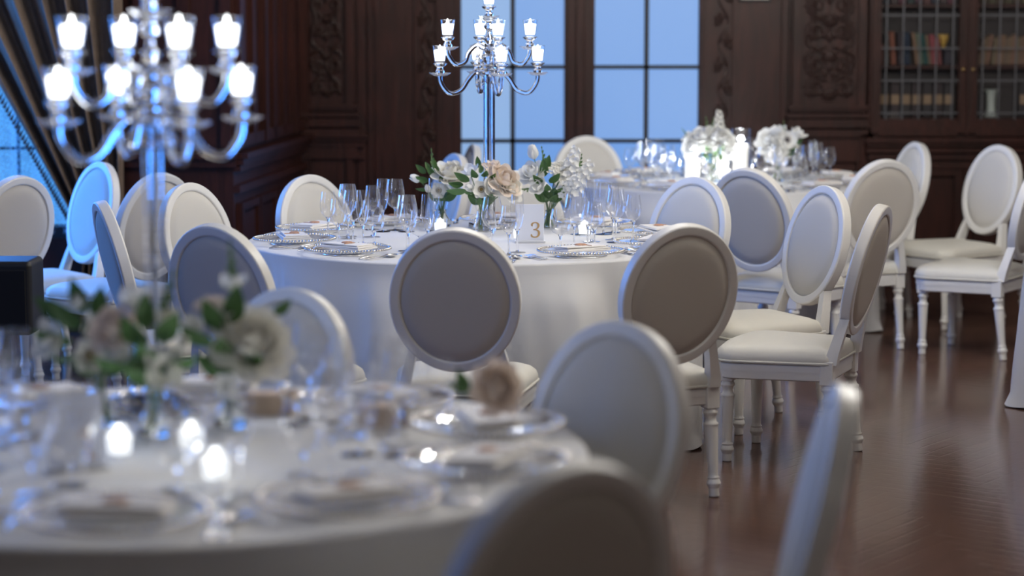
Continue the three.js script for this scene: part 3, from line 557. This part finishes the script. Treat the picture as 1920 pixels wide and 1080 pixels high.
// footprints already taken on the tables: [x, z, radius]
const taken = [];
function freeSpot(x, z, r, tx, tz) { // nearest free spot, searching towards and along the table
  for (const k of [0, .02, .04, .06, .08, .10, .12, .14, .17, .20]) for (let q = 0; q < (k ? 16 : 1); q++) { const a = q * .3927, px = x + k * cos(a), pz = z + k * sin(a); if (hypot(px - tx, pz - tz) < .80 && taken.every(t => hypot(px - t[0], pz - t[1]) > t[2] + r)) { taken.push([px, pz, r]); return [px, pz]; } }
  return null;
}
const CENTRE = { vases: [[-.301, -9.60], [-.129, -9.41], [.16, -9.56], [1.115, -12.36], [1.475, -12.38], [-.90, -4.82], [-.765, -4.70], [-.615, -4.80]] };
for (const [x, z] of CENTRE.vases) taken.push([x, z, x < -.85 ? .145 : z > -6 ? .10 : z > -12 ? .12 : .08]);
taken.push([-.098, -9.57, .11], [-.80, -4.97, .11], [.072, -8.93, .075], [-.862, -4.34, .07], [-.285, -4.83, .065], [-.545, -4.985, .065]);
const VOTIVES = [[-.571, -4.22, 'brightest votive candle in front on the near table'], [-.66, -4.52, 'votive candle between the bouquets of the near table'], [-.80, -4.47, 'votive candle glowing behind the near number card'], [.03, -9.02, 'votive candle glowing behind the number 3 card'], [-.30, -9.30, 'votive candle below the left bouquet of the middle table'], [.30, -9.20, 'votive candle right of the number card on the middle table']];
for (const [x, z] of VOTIVES) taken.push([x, z, .04]);
const PILLARS = [[1.29, -12.58, .054, .285, .20, 'tallest glass cylinder with a glowing pillar candle on the far table'], [1.185, -12.58, .045, .235, .15, 'middle-height glass cylinder candle between the far bouquets'], [1.00, -12.46, .042, .20, .13, 'glass cylinder candle left of the far bouquets'], [1.165, -12.19, .038, .13, .085, 'low glass cylinder candle in front on the far table'], [1.0, -12.22, .038, .15, .10, 'small glass cylinder candle at left front of the far table']];
for (const [x, z, r] of PILLARS) taken.push([x, z, r + .003]);
// covers: everything laid for one guest; phi runs round the table, 0 nearest the camera, positive to the right
function covers([cx, cz, R], phi0, tName, hours, rd, opt = {}) {
  const r0 = R - (opt.inset ?? .19), fr = hours.map((h, i) => { const a = (phi0 + i * 36) * PI / 180, o = [sin(a), cos(a)], rx = [cos(a), -sin(a)], at = (x, z) => [cx + o[0] * (r0 + z) + rx[0] * x, cz + o[1] * (r0 + z) + rx[1] * x]; taken.push([...at(0, 0), .168]); return { a, at, where: `the ${h} place of the ${tName} table` }; });
  const j = k => (rd() - .5) * k, put = (f, proto, name, [x, z], y, turn, what, cat) => instance(proto, name, [x, TOP + y, z], f.a + turn, `${what} at ${f.where}`, cat, `${cat === 'knife' ? 'knive' : cat === 'glass' ? 'glasse' : cat}s on the ${tName} table`);
  for (const f of fr) {
    put(f, T.charger, 'charger_plate', f.at(0, 0), 0, j(1), 'clear beaded charger plate', 'plate');
    put(f, T.napkin, 'napkin', f.at(j(.01), j(.01)), .0175, j(.25), 'folded white napkin with dried posy', 'napkin');
    const few = opt.few, s = few ? .178 : .183;
    put(f, T.fork, 'fork', f.at(-s, .02), 0, j(.03), few ? 'silver fork' : 'inner silver fork', 'fork'); if (!few) put(f, T.fork, 'fork', f.at(-.208, .03), 0, j(.03), 'outer silver fork', 'fork');
    put(f, T.knife, 'knife', f.at(s, .02), 0, j(.03), 'silver knife', 'knife'); put(f, T.spoon, 'spoon', f.at(s + .03, .03), 0, j(.03), 'silver soup spoon', 'spoon');
    for (const z of [-.09, -.04, .01, .06]) taken.push([...f.at(-s, z), .012], [...f.at(s + .03, z), .02]);
  }
  for (const f of fr) for (const [k, name, x, z, what, r] of [['white', 'white_wine_glass', .17, -.155, 'small white wine glass', .034], ['wine', 'wine_glass', .10, -.215, 'large red wine glass', .041], ['flute', 'champagne_flute', .19, -.245, 'tall champagne flute', .033], ['goblet', 'water_goblet', .09, -.305, 'low round water goblet', .042]]) {
    if (tName === 'middle' && f.where.includes('one')) continue;   // the bouquet takes this room
    const p = freeSpot(...f.at(x + j(.02), z + j(.02)), r, cx, cz); if (p) put(f, T[k], name, p, 0, j(3), what, 'glass');
  }
}
const HOURS = ["six o'clock", "five o'clock", "four o'clock", "half past two", "one o'clock", "twelve o'clock", "eleven o'clock", "ten o'clock", "half past eight", "seven o'clock"];
{
  const rd = rng(5);
  covers(tables.mid, -5, 'middle', HOURS, rd); covers(tables.far, 4, 'far', HOURS, rd, { few: 1 }); covers(tables.near, 0, 'near', HOURS, rd, { few: 1, inset: .18 });
}
// ---------------------------------------------------------------- table number cards
const font = await new FontLoader().loadAsync('fonts/droid/droid_serif_regular.typeface.json');
function numberCard(digit, x, z, turn, label) {
  const g = thing('table_number_card', label, 'card', [x, TOP, z], turn);
  part('panel', moved(rbox(.112, .15, .004, .0015), 0, .081, 0), M.card, g);
  part('base', moved(rbox(.125, .010, .035, .003), 0, .005, 0), M.card, g);
  const t = new TextGeometry(digit, { font, size: .062, depth: .0012, curveSegments: 6, bevelEnabled: false }); t.computeBoundingBox(); const b = t.boundingBox;
  part('numeral', moved(t, .022 - (b.min.x + b.max.x) / 2, .022, .0022), M.gold, g);
}
numberCard('3', .072, -8.93, 0, 'white table number card with gold 3 on the middle table');
numberCard('1', -.862, -4.34, .5, 'white table number card with gold numeral on the near table');
// ---------------------------------------------------------------- votives, favours
const votiveGlass = lathe([[0, .002], [.024, .002], [.026, .006], [.034, .062], [.0355, .064], [.033, .062], [.0245, .01], [0, .01]], 22);
const waxGeo = lathe([[0, 0], [.0225, 0], [.0255, .032], [.023, .036], [0, .034]], 18), flameGeo = lathe([[0, 0], [.0045, .005], [.0055, .011], [.0032, .02], [0, .028]], 10);
function votive(x, z, label, y = TOP) {
  const v = thing('votive_candle', label, 'candle', [x, y, z], 0, 'votive candles');
  part('cup', votiveGlass, M.glass, v); const w = part('candle_wax', waxGeo, M.votiveWax, v, [0, .0115, 0]); part('candle_flame', flameGeo, M.flame, w, [0, .03, 0]);
  const l = new THREE.PointLight(CANDLE_WHITE, CANDLE_CANDELA * .5, 0, 2); l.position.set(x, y + .055, z); l.castShadow = true; scene.add(l);
}
for (const [x, z, l] of VOTIVES) votive(x, z, l);
for (const [x, z, t, l] of [[-.285, -4.83, .2, 'kraft favour box standing behind the plates of the near table'], [-.545, -4.985, -.1, 'kraft favour box behind the large rose of the near table']]) {
  const b = thing('favour_box', l, 'box', [x, TOP, z], t, 'kraft favour boxes');
  part('body', moved(rbox(.105, .038, .06, .003), 0, .019, 0), M.kraft, b); part('lid', moved(rbox(.110, .014, .065, .003), 0, .042, 0), M.kraft, b); part('ribbon', moved(rbox(.012, .053, .068, .001), .045, .0265, 0), std({ color: lin(.16, .09, .05), roughness: .7 }), b);
}
// ---------------------------------------------------------------- flowers
function petalGeo(len, wid, cup, curl, n = 5) { // base at origin, grows along +y, hollow side faces +z
  const rows = []; for (let i = 0; i <= n; i++) { const t = i / n, w = wid * pow(sin(PI * (.08 + .84 * pow(t, .75)) ), .7) * .5, row = []; for (let k = -2; k <= 2; k++) { const u = k / 2; row.push([u * w, len * t * (1 - .06 * u * u), cup * (u * u * .7 + 0) * sin(PI * min(1, t + .1)) + curl * t * t - cup * .4 * sin(PI * t)]); } rows.push(row); } return gridSurf(rows);
}
// heads look along +y; petals lean outwards by `open`
function headGeo(rings, seed) { // rings: [count, length, width, cup, curl, open angle, radius, height]
  const rd = rng(seed), out = [];
  rings.forEach(([n, l, w, c, k, open, r, y], q) => { for (let i = 0; i < n; i++) { const a = (i + q * .5) / n * 2 * PI + (rd() - .5) * .25, g = petalGeo(l * (.92 + .16 * rd()), w, c, k); const m = new THREE.Matrix4().makeRotationY(a).multiply(new THREE.Matrix4().makeTranslation(0, y, -r)).multiply(new THREE.Matrix4().makeRotationX(-open + (rd() - .5) * .15)); out.push(g.applyMatrix4(m)); } });
  return join(out);
}
const F = {
  rose: headGeo([[3, .034, .03, .018, .002, -.1, .004, 0], [4, .036, .036, .018, 0, .12, .009, 0], [5, .038, .042, .017, -.004, .35, .013, -.001], [6, .040, .046, .015, -.008, .65, .016, -.003], [7, .042, .048, .012, -.012, 1.0, .017, -.005]], 3),
  anemone: headGeo([[6, .036, .036, .008, .004, 1.15, .004, 0], [6, .038, .036, .008, .002, 1.35, .004, -.002]], 4),
  cup: headGeo([[3, .038, .036, .014, -.002, .25, .006, 0], [4, .042, .040, .014, -.008, .55, .008, -.002]], 5),
  floret: headGeo([[5, .013, .012, .004, 0, 1.0, .001, 0]], 6),
  bud: headGeo([[3, .026, .018, .010, .004, .02, .002, 0], [3, .026, .020, .010, .002, .12, .003, 0]], 7),
};
F.stock = (() => { const rd = rng(8), o = []; for (let i = 0; i < 34; i++) { const t = i / 34, a = i * 2.4, r = lerp(.026, .008, t); o.push(moved(F.floret, r * cos(a), .115 * t, r * sin(a), .9 * sin(a) , 0, -.9 * cos(a), lerp(1.15, .6, t))); } return join(o); })();
F.lace = (() => { const rd = rng(9), o = []; for (let i = 0; i < 46; i++) { const a = i * 2.4, r = .036 * sqrt(i / 46); o.push(moved(F.floret, r * cos(a), .010 * (1 - i / 46) + .004 * rd(), r * sin(a), .3 * sin(a), 0, -.3 * cos(a), .55)); } return join(o); })();
F.leaf = (() => { const rows = []; for (let i = 0; i <= 8; i++) { const t = i / 8, w = .034 * pow(sin(PI * pow(t, .75)), .9) * .5, row = []; for (let k = -2; k <= 2; k++) { const u = k / 2; row.push([u * w, .075 * t, .008 * abs(u) * sin(PI * t) + .012 * t * t]); } rows.push(row); } return gridSurf(rows); })();
F.sprig = (() => { const o = []; for (let i = 0; i < 11; i++) { const a = i * 2.2, t = i / 11; o.push(moved(F.leaf, 0, .09 * t, 0, -.7 * cos(a), a, .7 * sin(a), lerp(.42, .22, t))); } o.push(moved(new THREE.CylinderGeometry(.0012, .0016, .1, 5), 0, .05, 0)); return join(o); })();
const eyeGeo = join([moved(new THREE.SphereGeometry(.008, 10, 8), 0, .006, 0, 0, 0, 0, [1, .7, 1]), ...Array.from({ length: 14 }, (_, i) => moved(new THREE.SphereGeometry(.0022, 5, 4), .0125 * cos(i * .449), .006, .0125 * sin(i * .449)))]);
const vaseGeo = lathe([[0, .004], [.030, .002], [.038, .004], [.0405, .012], [.038, .026], [.028, .044], [.019, .058], [.0165, .068], [.019, .082], [.027, .108], [.037, .134], [.042, .146]], 30);
const waterGeo = lathe([[0, .006], [.034, .006], [.0375, .012], [.035, .026], [.026, .044], [.0175, .058], [.015, .068], [.017, .080], [0, .080]], 24);
const waterMat = phy({ color: lin(.93, .97, .92), transmission: 1, thickness: .03, roughness: 0, ior: 1.33 });
// heads: [kind, x, y, z, pitch (0 looks up, 1.57 looks at +z), yaw, scale, material]; positions from the vase foot
function bouquet(x, z, label, heads, leaves, group, seed = 1) {
  const v = thing('bud_vase', `glass vase under ${label}`, 'vase', [x, TOP, z], 0, 'trumpet bud vases');
  part('glass_body', vaseGeo, M.glass, v); part('water', waterGeo, waterMat, v);
  const b = thing('bouquet', label, 'bouquet', [x, TOP, z], 0, group), rd = rng(seed);
  for (const [k, hx, hy, hz, pitch, yaw, s, mat] of heads) {
    const h = part(k === 'lace' || k === 'stock' ? 'blossom_cluster' : 'flower_head', F[k], mat, b, [hx, hy, hz]); h.rotation.set(pitch, yaw, 0, 'YXZ'); h.scale.setScalar(s * (group === nearFl ? .95 : 1.25));
    if (k === 'anemone') part('flower_centre', eyeGeo, mat === M.petalWhite ? M.flowerEye : M.flowerBrown, h);
    const q = rd() * 6, r = .008 * rd(), c = [r * cos(q), .05, r * sin(q)];
    part('stem', taperTube([[c[0] * 2 * (rd() < .5 ? -1 : 1), .012, c[2] * 2], c, [hx * .35, .07 + (hy - .07) * .45, hz * .35], [hx, hy, hz]], [.003, .002], 14, 5), M.stem, b);
  }
  for (const [lx, ly, lz, rx, ry, rz, s, pale] of leaves) { const l = part('leaf', pale === 2 ? F.sprig : F.leaf, pale ? M.leafPale : M.leaf, b, [lx, ly, lz], [rx, ry, rz]); l.scale.setScalar(s * (group === nearFl ? 1 : .82)); }
  // greenery massed in the throat of the vase
  for (let i = 0; i < 9; i++) { const a = i * 2.4 + seed; part('leaf', F.leaf, M.leaf, b, [.012 * cos(a), .115, .012 * sin(a)], [.9 * sin(a), 0, -.9 * cos(a)]).scale.setScalar(.8 + .3 * rd()); }
}
const nearFl = 'bouquets on the near table', W = M.petalWhite, C = M.petal, B = M.petalBlush, midFl = 'bouquets on the middle table', farFl = 'bouquets on the far table';
bouquet(-.301, -9.60, 'left white bouquet with tall green sprig on the middle table', [
  ['rose', .035, .225, .02, .5, .2, 1.25, C], ['anemone', -.012, .165, .055, 1.45, -.2, .72, C], ['cup', .032, .180, .045, 1.1, .4, 1.0, C], ['bud', -.055, .158, .045, .6, -.4, 1.2, C], ['bud', -.095, .205, .03, 1.1, -1.3, 1.5, W], ['cup', .055, .245, 0, .3, .7, .9, C]],
  [[-.035, .225, .02, .3, 0, .5, 1.0], [-.06, .20, .02, .4, .2, 1.0, 1.1], [-.05, .17, .03, .9, 0, 1.3, 1.1], [-.03, .25, .01, .1, .6, .25, .9], [-.07, .235, .0, .2, 0, .8, 1.0], [-.02, .24, .02, .5, 0, .1, .8], [.03, .16, .05, .9, 0, -.8, .9], [-.04, .26, 0, 0, 0, .08, 1.05, 2], [-.055, .25, .01, .3, .4, .45, .8, 1], [.0, .2, .03, .8, .3, .2, .9]], midFl, 21);
bouquet(-.129, -9.41, 'middle bouquet with blush rose and dark leaves on the middle table', [
  ['rose', .088, .215, .025, .9, .7, 1.25, B], ['rose', .115, .185, .02, 1.1, .8, 1.0, C], ['anemone', 0, .185, .065, 1.5, .05, .80, C], ['cup', .042, .185, .055, 1.2, .3, 1.05, C], ['cup', -.045, .245, .02, .5, -.6, .9, W], ['bud', -.035, .185, .05, 1.2, -.9, 1.3, W], ['lace', .02, .275, 0, .3, .2, .75, B], ['cup', .055, .265, .0, .3, .5, .8, B]],
  [[-.05, .215, .03, .4, 0, .9, 1.35], [-.06, .175, .04, .7, 0, 1.35, 1.5], [-.02, .23, .04, .7, 0, .3, 1.1], [.01, .235, .045, .9, 0, -.2, 1.1], [.03, .225, .05, .9, .2, -.5, 1.0], [-.03, .165, .05, 1.1, 0, .6, 1.2], [.02, .155, .055, 1.2, 0, -.4, 1.2], [-.01, .27, .01, .1, 0, .15, .9, 0], [.0, .25, .03, .5, .5, .2, .9, 1], [-.075, .20, .03, .5, .2, 1.2, 1.2]], midFl, 22);
bouquet(.16, -9.56, 'right bouquet of white stock blooms beside the number 3 card', [
  ['bud', -.065, .30, .01, .2, -.9, 2.0, W], ['rose', -.07, .235, .02, .8, -.6, 1.0, W], ['cup', -.045, .180, .05, 1.2, -.4, .95, W], ['stock', .07, .20, .02, .35, .9, 1.15, W], ['stock', .10, .165, .02, .6, 1.1, 1.1, W], ['stock', .06, .165, .045, 1.0, .6, .9, W], ['lace', .03, .255, .02, .6, .2, 1.0, C], ['lace', .065, .265, .0, .5, .5, .9, C], ['lace', .05, .225, .04, .9, .3, .8, C], ['bud', .07, .155, .05, 1.8, .5, 1.2, W]],
  [[-.02, .225, .03, .2, 0, .1, 1.4], [-.03, .195, .05, .6, 0, .6, 1.2], [.0, .20, .055, .6, 0, -.6, 1.3], [-.015, .25, .02, .1, 0, -.2, 1.2], [-.005, .165, .05, .9, 0, .1, 1.2], [.02, .16, .05, 1.0, 0, -.5, 1.2], [-.08, .17, .03, .6, .4, 1.2, .8, 2], [.13, .26, .0, 0, 0, -.15, .8, 2], [-.02, .285, .0, .05, 0, .2, .9, 2]], midFl, 23);
bouquet(1.115, -12.36, 'left white anemone bouquet among the pillar candles of far table', [
  ['rose', -.06, .24, .02, .6, -.5, 1.3, W], ['rose', .01, .245, .03, .8, .1, 1.25, W], ['rose', -.10, .20, .03, 1.0, -.8, 1.2, W], ['anemone', .075, .17, .05, 1.35, .35, 1.0, W], ['rose', .05, .225, .03, .9, .4, 1.2, W], ['stock', .03, .255, 0, 0, 0, 1.0, C], ['cup', -.13, .235, .0, .7, -1.2, .9, W], ['cup', -.02, .20, .05, 1.3, -.2, 1.0, W]],
  [[-.02, .17, .05, .8, 0, .5, 1.2], [.02, .17, .05, .8, 0, -.4, 1.3], [.0, .15, .05, 1.0, 0, 0, 1.2], [-.03, .27, 0, .1, 0, .15, 1.2, 2], [-.015, .28, 0, .1, 0, -.2, 1.0, 2], [-.14, .25, 0, .2, 0, .6, .8, 2]], farFl, 24);
bouquet(1.475, -12.38, 'right white anemone bouquet with dark eye on the far table', [
  ['anemone', .045, .235, .045, 1.35, .1, 1.15, W], ['rose', -.04, .225, .03, .9, -.3, 1.3, W], ['rose', -.03, .19, .05, 1.2, -.2, 1.2, W], ['cup', .10, .25, .01, .6, .8, 1.1, W], ['cup', .01, .265, .0, .4, 0, 1.0, W], ['bud', .085, .195, .04, 1.3, .8, 1.1, C], ['rose', .0, .165, .05, 1.3, .1, 1.0, W]],
  [[.07, .19, .03, .7, 0, -.9, 1.1], [.05, .17, .04, .9, 0, -.6, 1.2], [.08, .215, .02, .4, 0, -1.1, 1.0], [.03, .27, 0, .1, 0, 0, .9, 2], [.04, .155, .05, 1.1, 0, -.8, 1.1]], farFl, 25);
bouquet(-.90, -4.82, 'left blurred bouquet with open white anemone on the near table', [
  ['anemone', -.012, .165, .05, 1.4, -.1, 1.0, C], ['cup', -.085, .185, .03, 1.1, -.9, 1.5, C], ['cup', -.045, .265, .02, .3, -.3, .8, W], ['rose', .02, .225, .02, .8, .2, 1.0, W], ['cup', .035, .185, .04, 1.2, .5, 1.0, W]],
  [[-.04, .22, .03, .3, 0, .6, 1.3], [-.06, .235, .0, .2, 0, .9, 1.3], [-.05, .19, .04, .6, 0, 1.0, 1.3], [.0, .20, .05, .8, 0, 0, 1.2], [.03, .165, .05, .9, 0, -.5, 1.3], [-.03, .25, 0, .1, 0, .3, 1.2], [.0, .24, .02, .3, 0, -.2, 1.2], [-.03, .155, .05, 1.1, 0, .7, 1.2]], nearFl, 26);
bouquet(-.765, -4.70, 'middle blurred bouquet before the near candelabrum pole', [
  ['rose', -.075, .235, .03, .8, -.4, 1.15, B], ['cup', -.055, .19, .05, 1.2, -.3, .95, W], ['cup', .03, .155, .055, 1.3, .2, 1.4, C], ['cup', .035, .24, .02, .6, .4, 1.0, C], ['cup', -.04, .285, .0, .2, -.2, 1.1, W], ['bud', .065, .205, .04, 1.0, .7, 1.3, C]],
  [[-.01, .20, .05, .6, 0, .3, 1.5], [.0, .17, .055, .9, 0, 0, 1.5], [.02, .21, .04, .5, 0, -.5, 1.4], [-.03, .16, .05, .9, 0, .9, 1.4], [.04, .16, .05, .9, 0, -.8, 1.3], [-.01, .235, .03, .3, 0, -.1, 1.3], [.0, .15, .06, 1.1, .3, .4, 1.3], [.02, .26, 0, .1, 0, -.3, 1.1, 2]], nearFl, 27);
bouquet(-.615, -4.80, 'right blurred bouquet with a large cream rose on the near table', [
  ['rose', .05, .185, .03, .9, .5, 1.9, C], ['cup', .01, .305, .0, .2, 0, 1.0, W], ['cup', -.005, .25, .02, .5, -.2, .9, C], ['cup', -.065, .215, .03, .9, -.6, 1.0, C], ['lace', -.04, .27, 0, .4, -.3, 1.0, B], ['cup', .0, .105, .06, 1.5, .1, .9, W]],
  [[-.01, .22, .04, .5, 0, .3, 1.4], [.01, .235, .03, .3, 0, -.2, 1.4], [-.03, .19, .05, .7, 0, .6, 1.4], [.0, .17, .055, .9, 0, 0, 1.4], [.03, .15, .05, 1.0, 0, -.6, 1.3], [.01, .33, 0, .1, 0, .05, .9, 2], [.10, .25, 0, .4, 0, -.7, .8]], nearFl, 28);
// a single cream rose laid on the plate at the right of the near table
{ const r = thing('cut_rose', 'cream rose with leaf laid on the right plate of the near table', 'flower', [-.035, TOP + .097, -4.70], 0);
  const h = part('flower_head', F.rose, M.petalBlush, r, [0, .01, 0]); h.rotation.set(1.2, .4, 0, 'YXZ'); h.scale.setScalar(1.15);
  part('stem', taperTube([[0, .0, -.01], [-.03, .0, -.03], [-.09, -.03, -.05]], [.002, .0016], 10, 5), M.stem, r); for (const [x, z, a] of [[-.05, -.03, 1.2], [-.06, -.035, .4]]) part('leaf', F.leaf, M.leaf, r, [x, 0, z], [.3, 0, a]).scale.setScalar(.8); }
// ---------------------------------------------------------------- crystal candelabra
const candlePos = [];
function candelabrum(x, z, turn, label, colTurn = turn) {
  const c = thing('crystal_candelabrum', label, 'candelabrum', [x, TOP, z], turn);
  const hLow = .655, hHigh = .765, pole = .625;
  part('base', join([moved(rbox(.15, .022, .15, .006), 0, .011, 0), moved(rbox(.105, .022, .105, .006), 0, .033, 0)]), M.crystal, c);
  // square column: four chamfered crystal bars round a chromed core
  part('column', join([[-1, -1], [1, -1], [1, 1], [-1, 1]].map(([a, b]) => moved(rbox(.018, pole, .018, .004), a * .0125, .044 + pole / 2, b * .0125))), M.crystal, c, null, [0, colTurn - turn, 0]);
  part('core', moved(new THREE.BoxGeometry(.008, pole, .008), 0, .044 + pole / 2, 0), M.chrome, c);
  part('hub', moved(lathe([[0, 0], [.03, 0], [.046, .012], [.046, .024], [.028, .034], [.02, .05], [.03, .064], [.03, .08], [.018, .09], [0, .09]], 24), 0, .045 + pole - .012, 0), M.crystal, c);
  part('finial_stack', join([moved(lathe([[0, 0], [.012, 0], [.022, .014], [.024, .024], [.014, .038], [.010, .046], [.019, .06], [.02, .07], [.010, .084], [.009, .10], [.022, .112], [.024, .122], [.012, .136], [.03, .15], [.03, .155], [0, .155]], 20), 0, .045 + pole + .075, 0)]), M.crystal, c);
  const cupHolder = lathe([[0, 0], [.012, 0], [.018, .010], [.019, .018], [.012, .030], [.018, .036], [.030, .046], [.031, .050], [.022, .052], [0, .052]], 20);
  const bobeche = lathe([[0, 0], [.014, -.002], [.030, .002], [.046, .012], [.047, .014], [.030, .006], [.010, .004], [0, .004]], 24);
  const cupGlass = lathe([[0, .001], [.020, .001], [.0225, .005], [.031, .068], [.0315, .072], [.0285, .07], [.021, .008], [0, .007]], 22);
  const fill = lathe([[0, 0], [.0195, 0], [.0255, .042], [.0225, .046], [0, .043]], 18);
  function holder(px, py, pz) {
    part('drip_dish', bobeche, M.dish, c, [px, py, pz]);
    part('cup_holder', cupHolder, M.crystal, c, [px, py + .004, pz]);
    const g = part('votive_cup', cupGlass, M.glass, c, [px, py + .056, pz]);
    part('candle', fill, M.wax, g, [0, .0085, 0]); part('candle_flame', flameGeo, M.flame, g, [0, .049, 0]);
    const w = c.localToWorld(new THREE.Vector3(px, py + .108, pz)); candlePos.push(w);
  }
  c.updateMatrixWorld(true);
  for (const [n, rad, yy, dip, off] of [[4, .215, hLow, .062, 0], [4, .18, hHigh, .05, .03]]) for (let i = 0; i < n; i++) {
    const a = i / n * 2 * PI + off, dx = cos(a), dz = sin(a), q = (r, y) => [dx * r, y, dz * r];
    part('arm', taperTube([q(.024, yy + .005), q(.055, yy + .018), q(.088, yy - .012), q(rad * .58, yy - dip), q(rad * .80, yy - dip - .012), q(rad * .96, yy - dip * .62), q(rad, yy - .012), q(rad, yy + .002)], [.0105, .0105, .0095, .0095], 34, 12), M.arm, c);
    holder(dx * rad, yy, dz * rad);
    // hanging drops under the hub
    part('crystal_drop', moved(new THREE.OctahedronGeometry(.013, 0), dx * .052, yy - .035, dz * .052, 0, a, 0, [.7, 2.0, .7]), M.crystal, c);
    part('crystal_drop', moved(new THREE.OctahedronGeometry(.010, 0), cos(a + .785) * .05, yy - .03, sin(a + .785) * .05, 0, a, 0, [.7, 2.0, .7]), M.crystal, c);
  }
  holder(0, .045 + pole + .225, 0);
  for (let i = 0; i < 4; i++) { const a = i * PI / 2 + .785; part('crystal_chain', join(Array.from({ length: 6 }, (_, k) => { const t = k / 5; return moved(new THREE.OctahedronGeometry(.0062, 0), cos(a) * lerp(.03, .06, sin(t * PI / 2)), .045 + pole + lerp(.10, .03, t) - .02 * sin(PI * t), sin(a) * lerp(.03, .06, sin(t * PI / 2))); })), M.crystal, c); }
  return c;
}
candelabrum(-.80, -4.97, .53, 'tall blurred crystal candelabrum with nine lit cups on the near table', .06);
candelabrum(-.098, -9.57, .25, 'tall crystal candelabrum with nine lit cups on the middle table');
for (const p of candlePos) { const l = new THREE.PointLight(CANDLE_WHITE, CANDLE_CANDELA, 0, 2); l.position.copy(p); l.castShadow = true; scene.add(l); }
// ---------------------------------------------------------------- pillar candles in glass cylinders on the far table
for (const [x, z, r, h, wh, label] of PILLARS) {
  const c = thing('hurricane_candle', label, 'candle', [x, TOP, z], 0, 'pillar candles on the far table');
  part('cylinder', lathe([[0, .003], [r - .002, .003], [r, .006], [r, h], [r - .002, h + .002], [r - .004, h], [r - .004, .01]], 28), M.glass, c);
  const w = part('candle_wax', lathe([[0, .012], [r * .74, .012], [r * .76, wh - .004], [r * .70, wh], [r * .3, wh - .006], [0, wh - .006]], 20), M.pillarWax, c); part('candle_flame', moved(flameGeo, 0, 0, 0, 0, 0, 0, 1.5), M.flame, w, [0, wh - .006, 0]);
  const l = new THREE.PointLight(CANDLE_WHITE, CANDLE_CANDELA * 4, 0, 2); l.position.set(x, TOP + wh + .025, z); l.castShadow = true; scene.add(l);
}
// ---------------------------------------------------------------- loudspeaker at the left edge
{
  const s = thing('loudspeaker', 'black loudspeaker on a floor stand cut by the left edge', 'speaker', [-1.80, 0, -7.85]);
  part('cabinet', moved(rbox(.24, .262, .22, .02, 4), 0, .675, 0), M.black, s);
  part('grille', moved(rbox(.20, .215, .01, .006), 0, .67, .108), M.blackCloth, s);
  part('pole', moved(new THREE.CylinderGeometry(.018, .018, .54, 14), 0, .275, 0), M.black, s);
  part('foot', moved(lathe([[0, 0], [.16, 0], [.16, .01], [.03, .02], [0, .02]], 28), 0, 0, 0), M.black, s);
}
// ---------------------------------------------------------------- chandeliers above the frame, the weakest added only as fill
function chandelier(x, z, y, label, power) {
  const c = thing('chandelier', label, 'chandelier', [x, y, z]);
  part('rod', moved(new THREE.CylinderGeometry(.012, .012, CEIL - y, 10), 0, (CEIL - y) / 2, 0), M.brass, c);
  part('canopy', moved(lathe([[0, 0], [.09, 0], [.09, .015], [.03, .05], [0, .05]], 20), 0, CEIL - y - .05, 0), M.brass, c);
  part('body', lathe([[0, -.14], [.03, -.13], [.055, -.09], [.03, -.04], [.045, 0], [.06, .05], [.03, .12], [.012, .2], [0, .2]], 20), M.brass, c);
  const n = 8;
  for (let i = 0; i < n; i++) {
    const a = i / n * 2 * PI, q = (r, yy) => [cos(a) * r, yy, sin(a) * r];
    part('arm', taperTube([q(.03, .02), q(.18, -.1), q(.36, -.08), q(.45, .02), q(.45, .05)], [.011, .009], 24, 8), M.brass, c);
    part('drip_pan', moved(lathe([[0, 0], [.045, .006], [.05, .014], [0, .01]], 16), cos(a) * .45, .05, sin(a) * .45), M.brass, c);
    const b = part('bulb', lathe([[0, .06], [.014, .06], [.02, .085], [.018, .11], [.006, .14], [0, .145]], 14), M.bulb, c, [cos(a) * .45, .0, sin(a) * .45]);
    const l = new THREE.PointLight(LAMP_WHITE, power, 0, 2); l.position.set(x + cos(a) * .45, y + .10, z + sin(a) * .45); l.shadow.radius = 2; l.castShadow = true; scene.add(l);
    part('crystal_drop', moved(new THREE.OctahedronGeometry(.02, 0), cos(a) * .45, -.03, sin(a) * .45, 0, 0, 0, [.7, 1.8, .7]), M.crystal, c);
  }
}
chandelier(2.2, -7.8, 3.05, 'brass chandelier with eight bulbs hanging above the aisle', CHANDELIER_CANDELA);
chandelier(.5, -10.6, 3.05, 'brass chandelier with eight bulbs hanging above the middle table', CHANDELIER_CANDELA * .35);
chandelier(.5, -5.2, 3.05, 'added brass fill chandelier with eight bulbs hanging behind the near table', CHANDELIER_CANDELA * .17);  // added unseen lamp, front fill for the middle table's chair backs
chandelier(1.2, 1.0, 3.05, 'added brass fill chandelier with eight bulbs hanging behind the camera', CHANDELIER_CANDELA * .1);  // added lamp out of view, weak fill for camera-facing sides
scene.traverse(o => { if (o.isMesh) { o.castShadow = true; o.receiveShadow = true; } });
scene.updateMatrixWorld(true);
renderer.render(scene, camera);
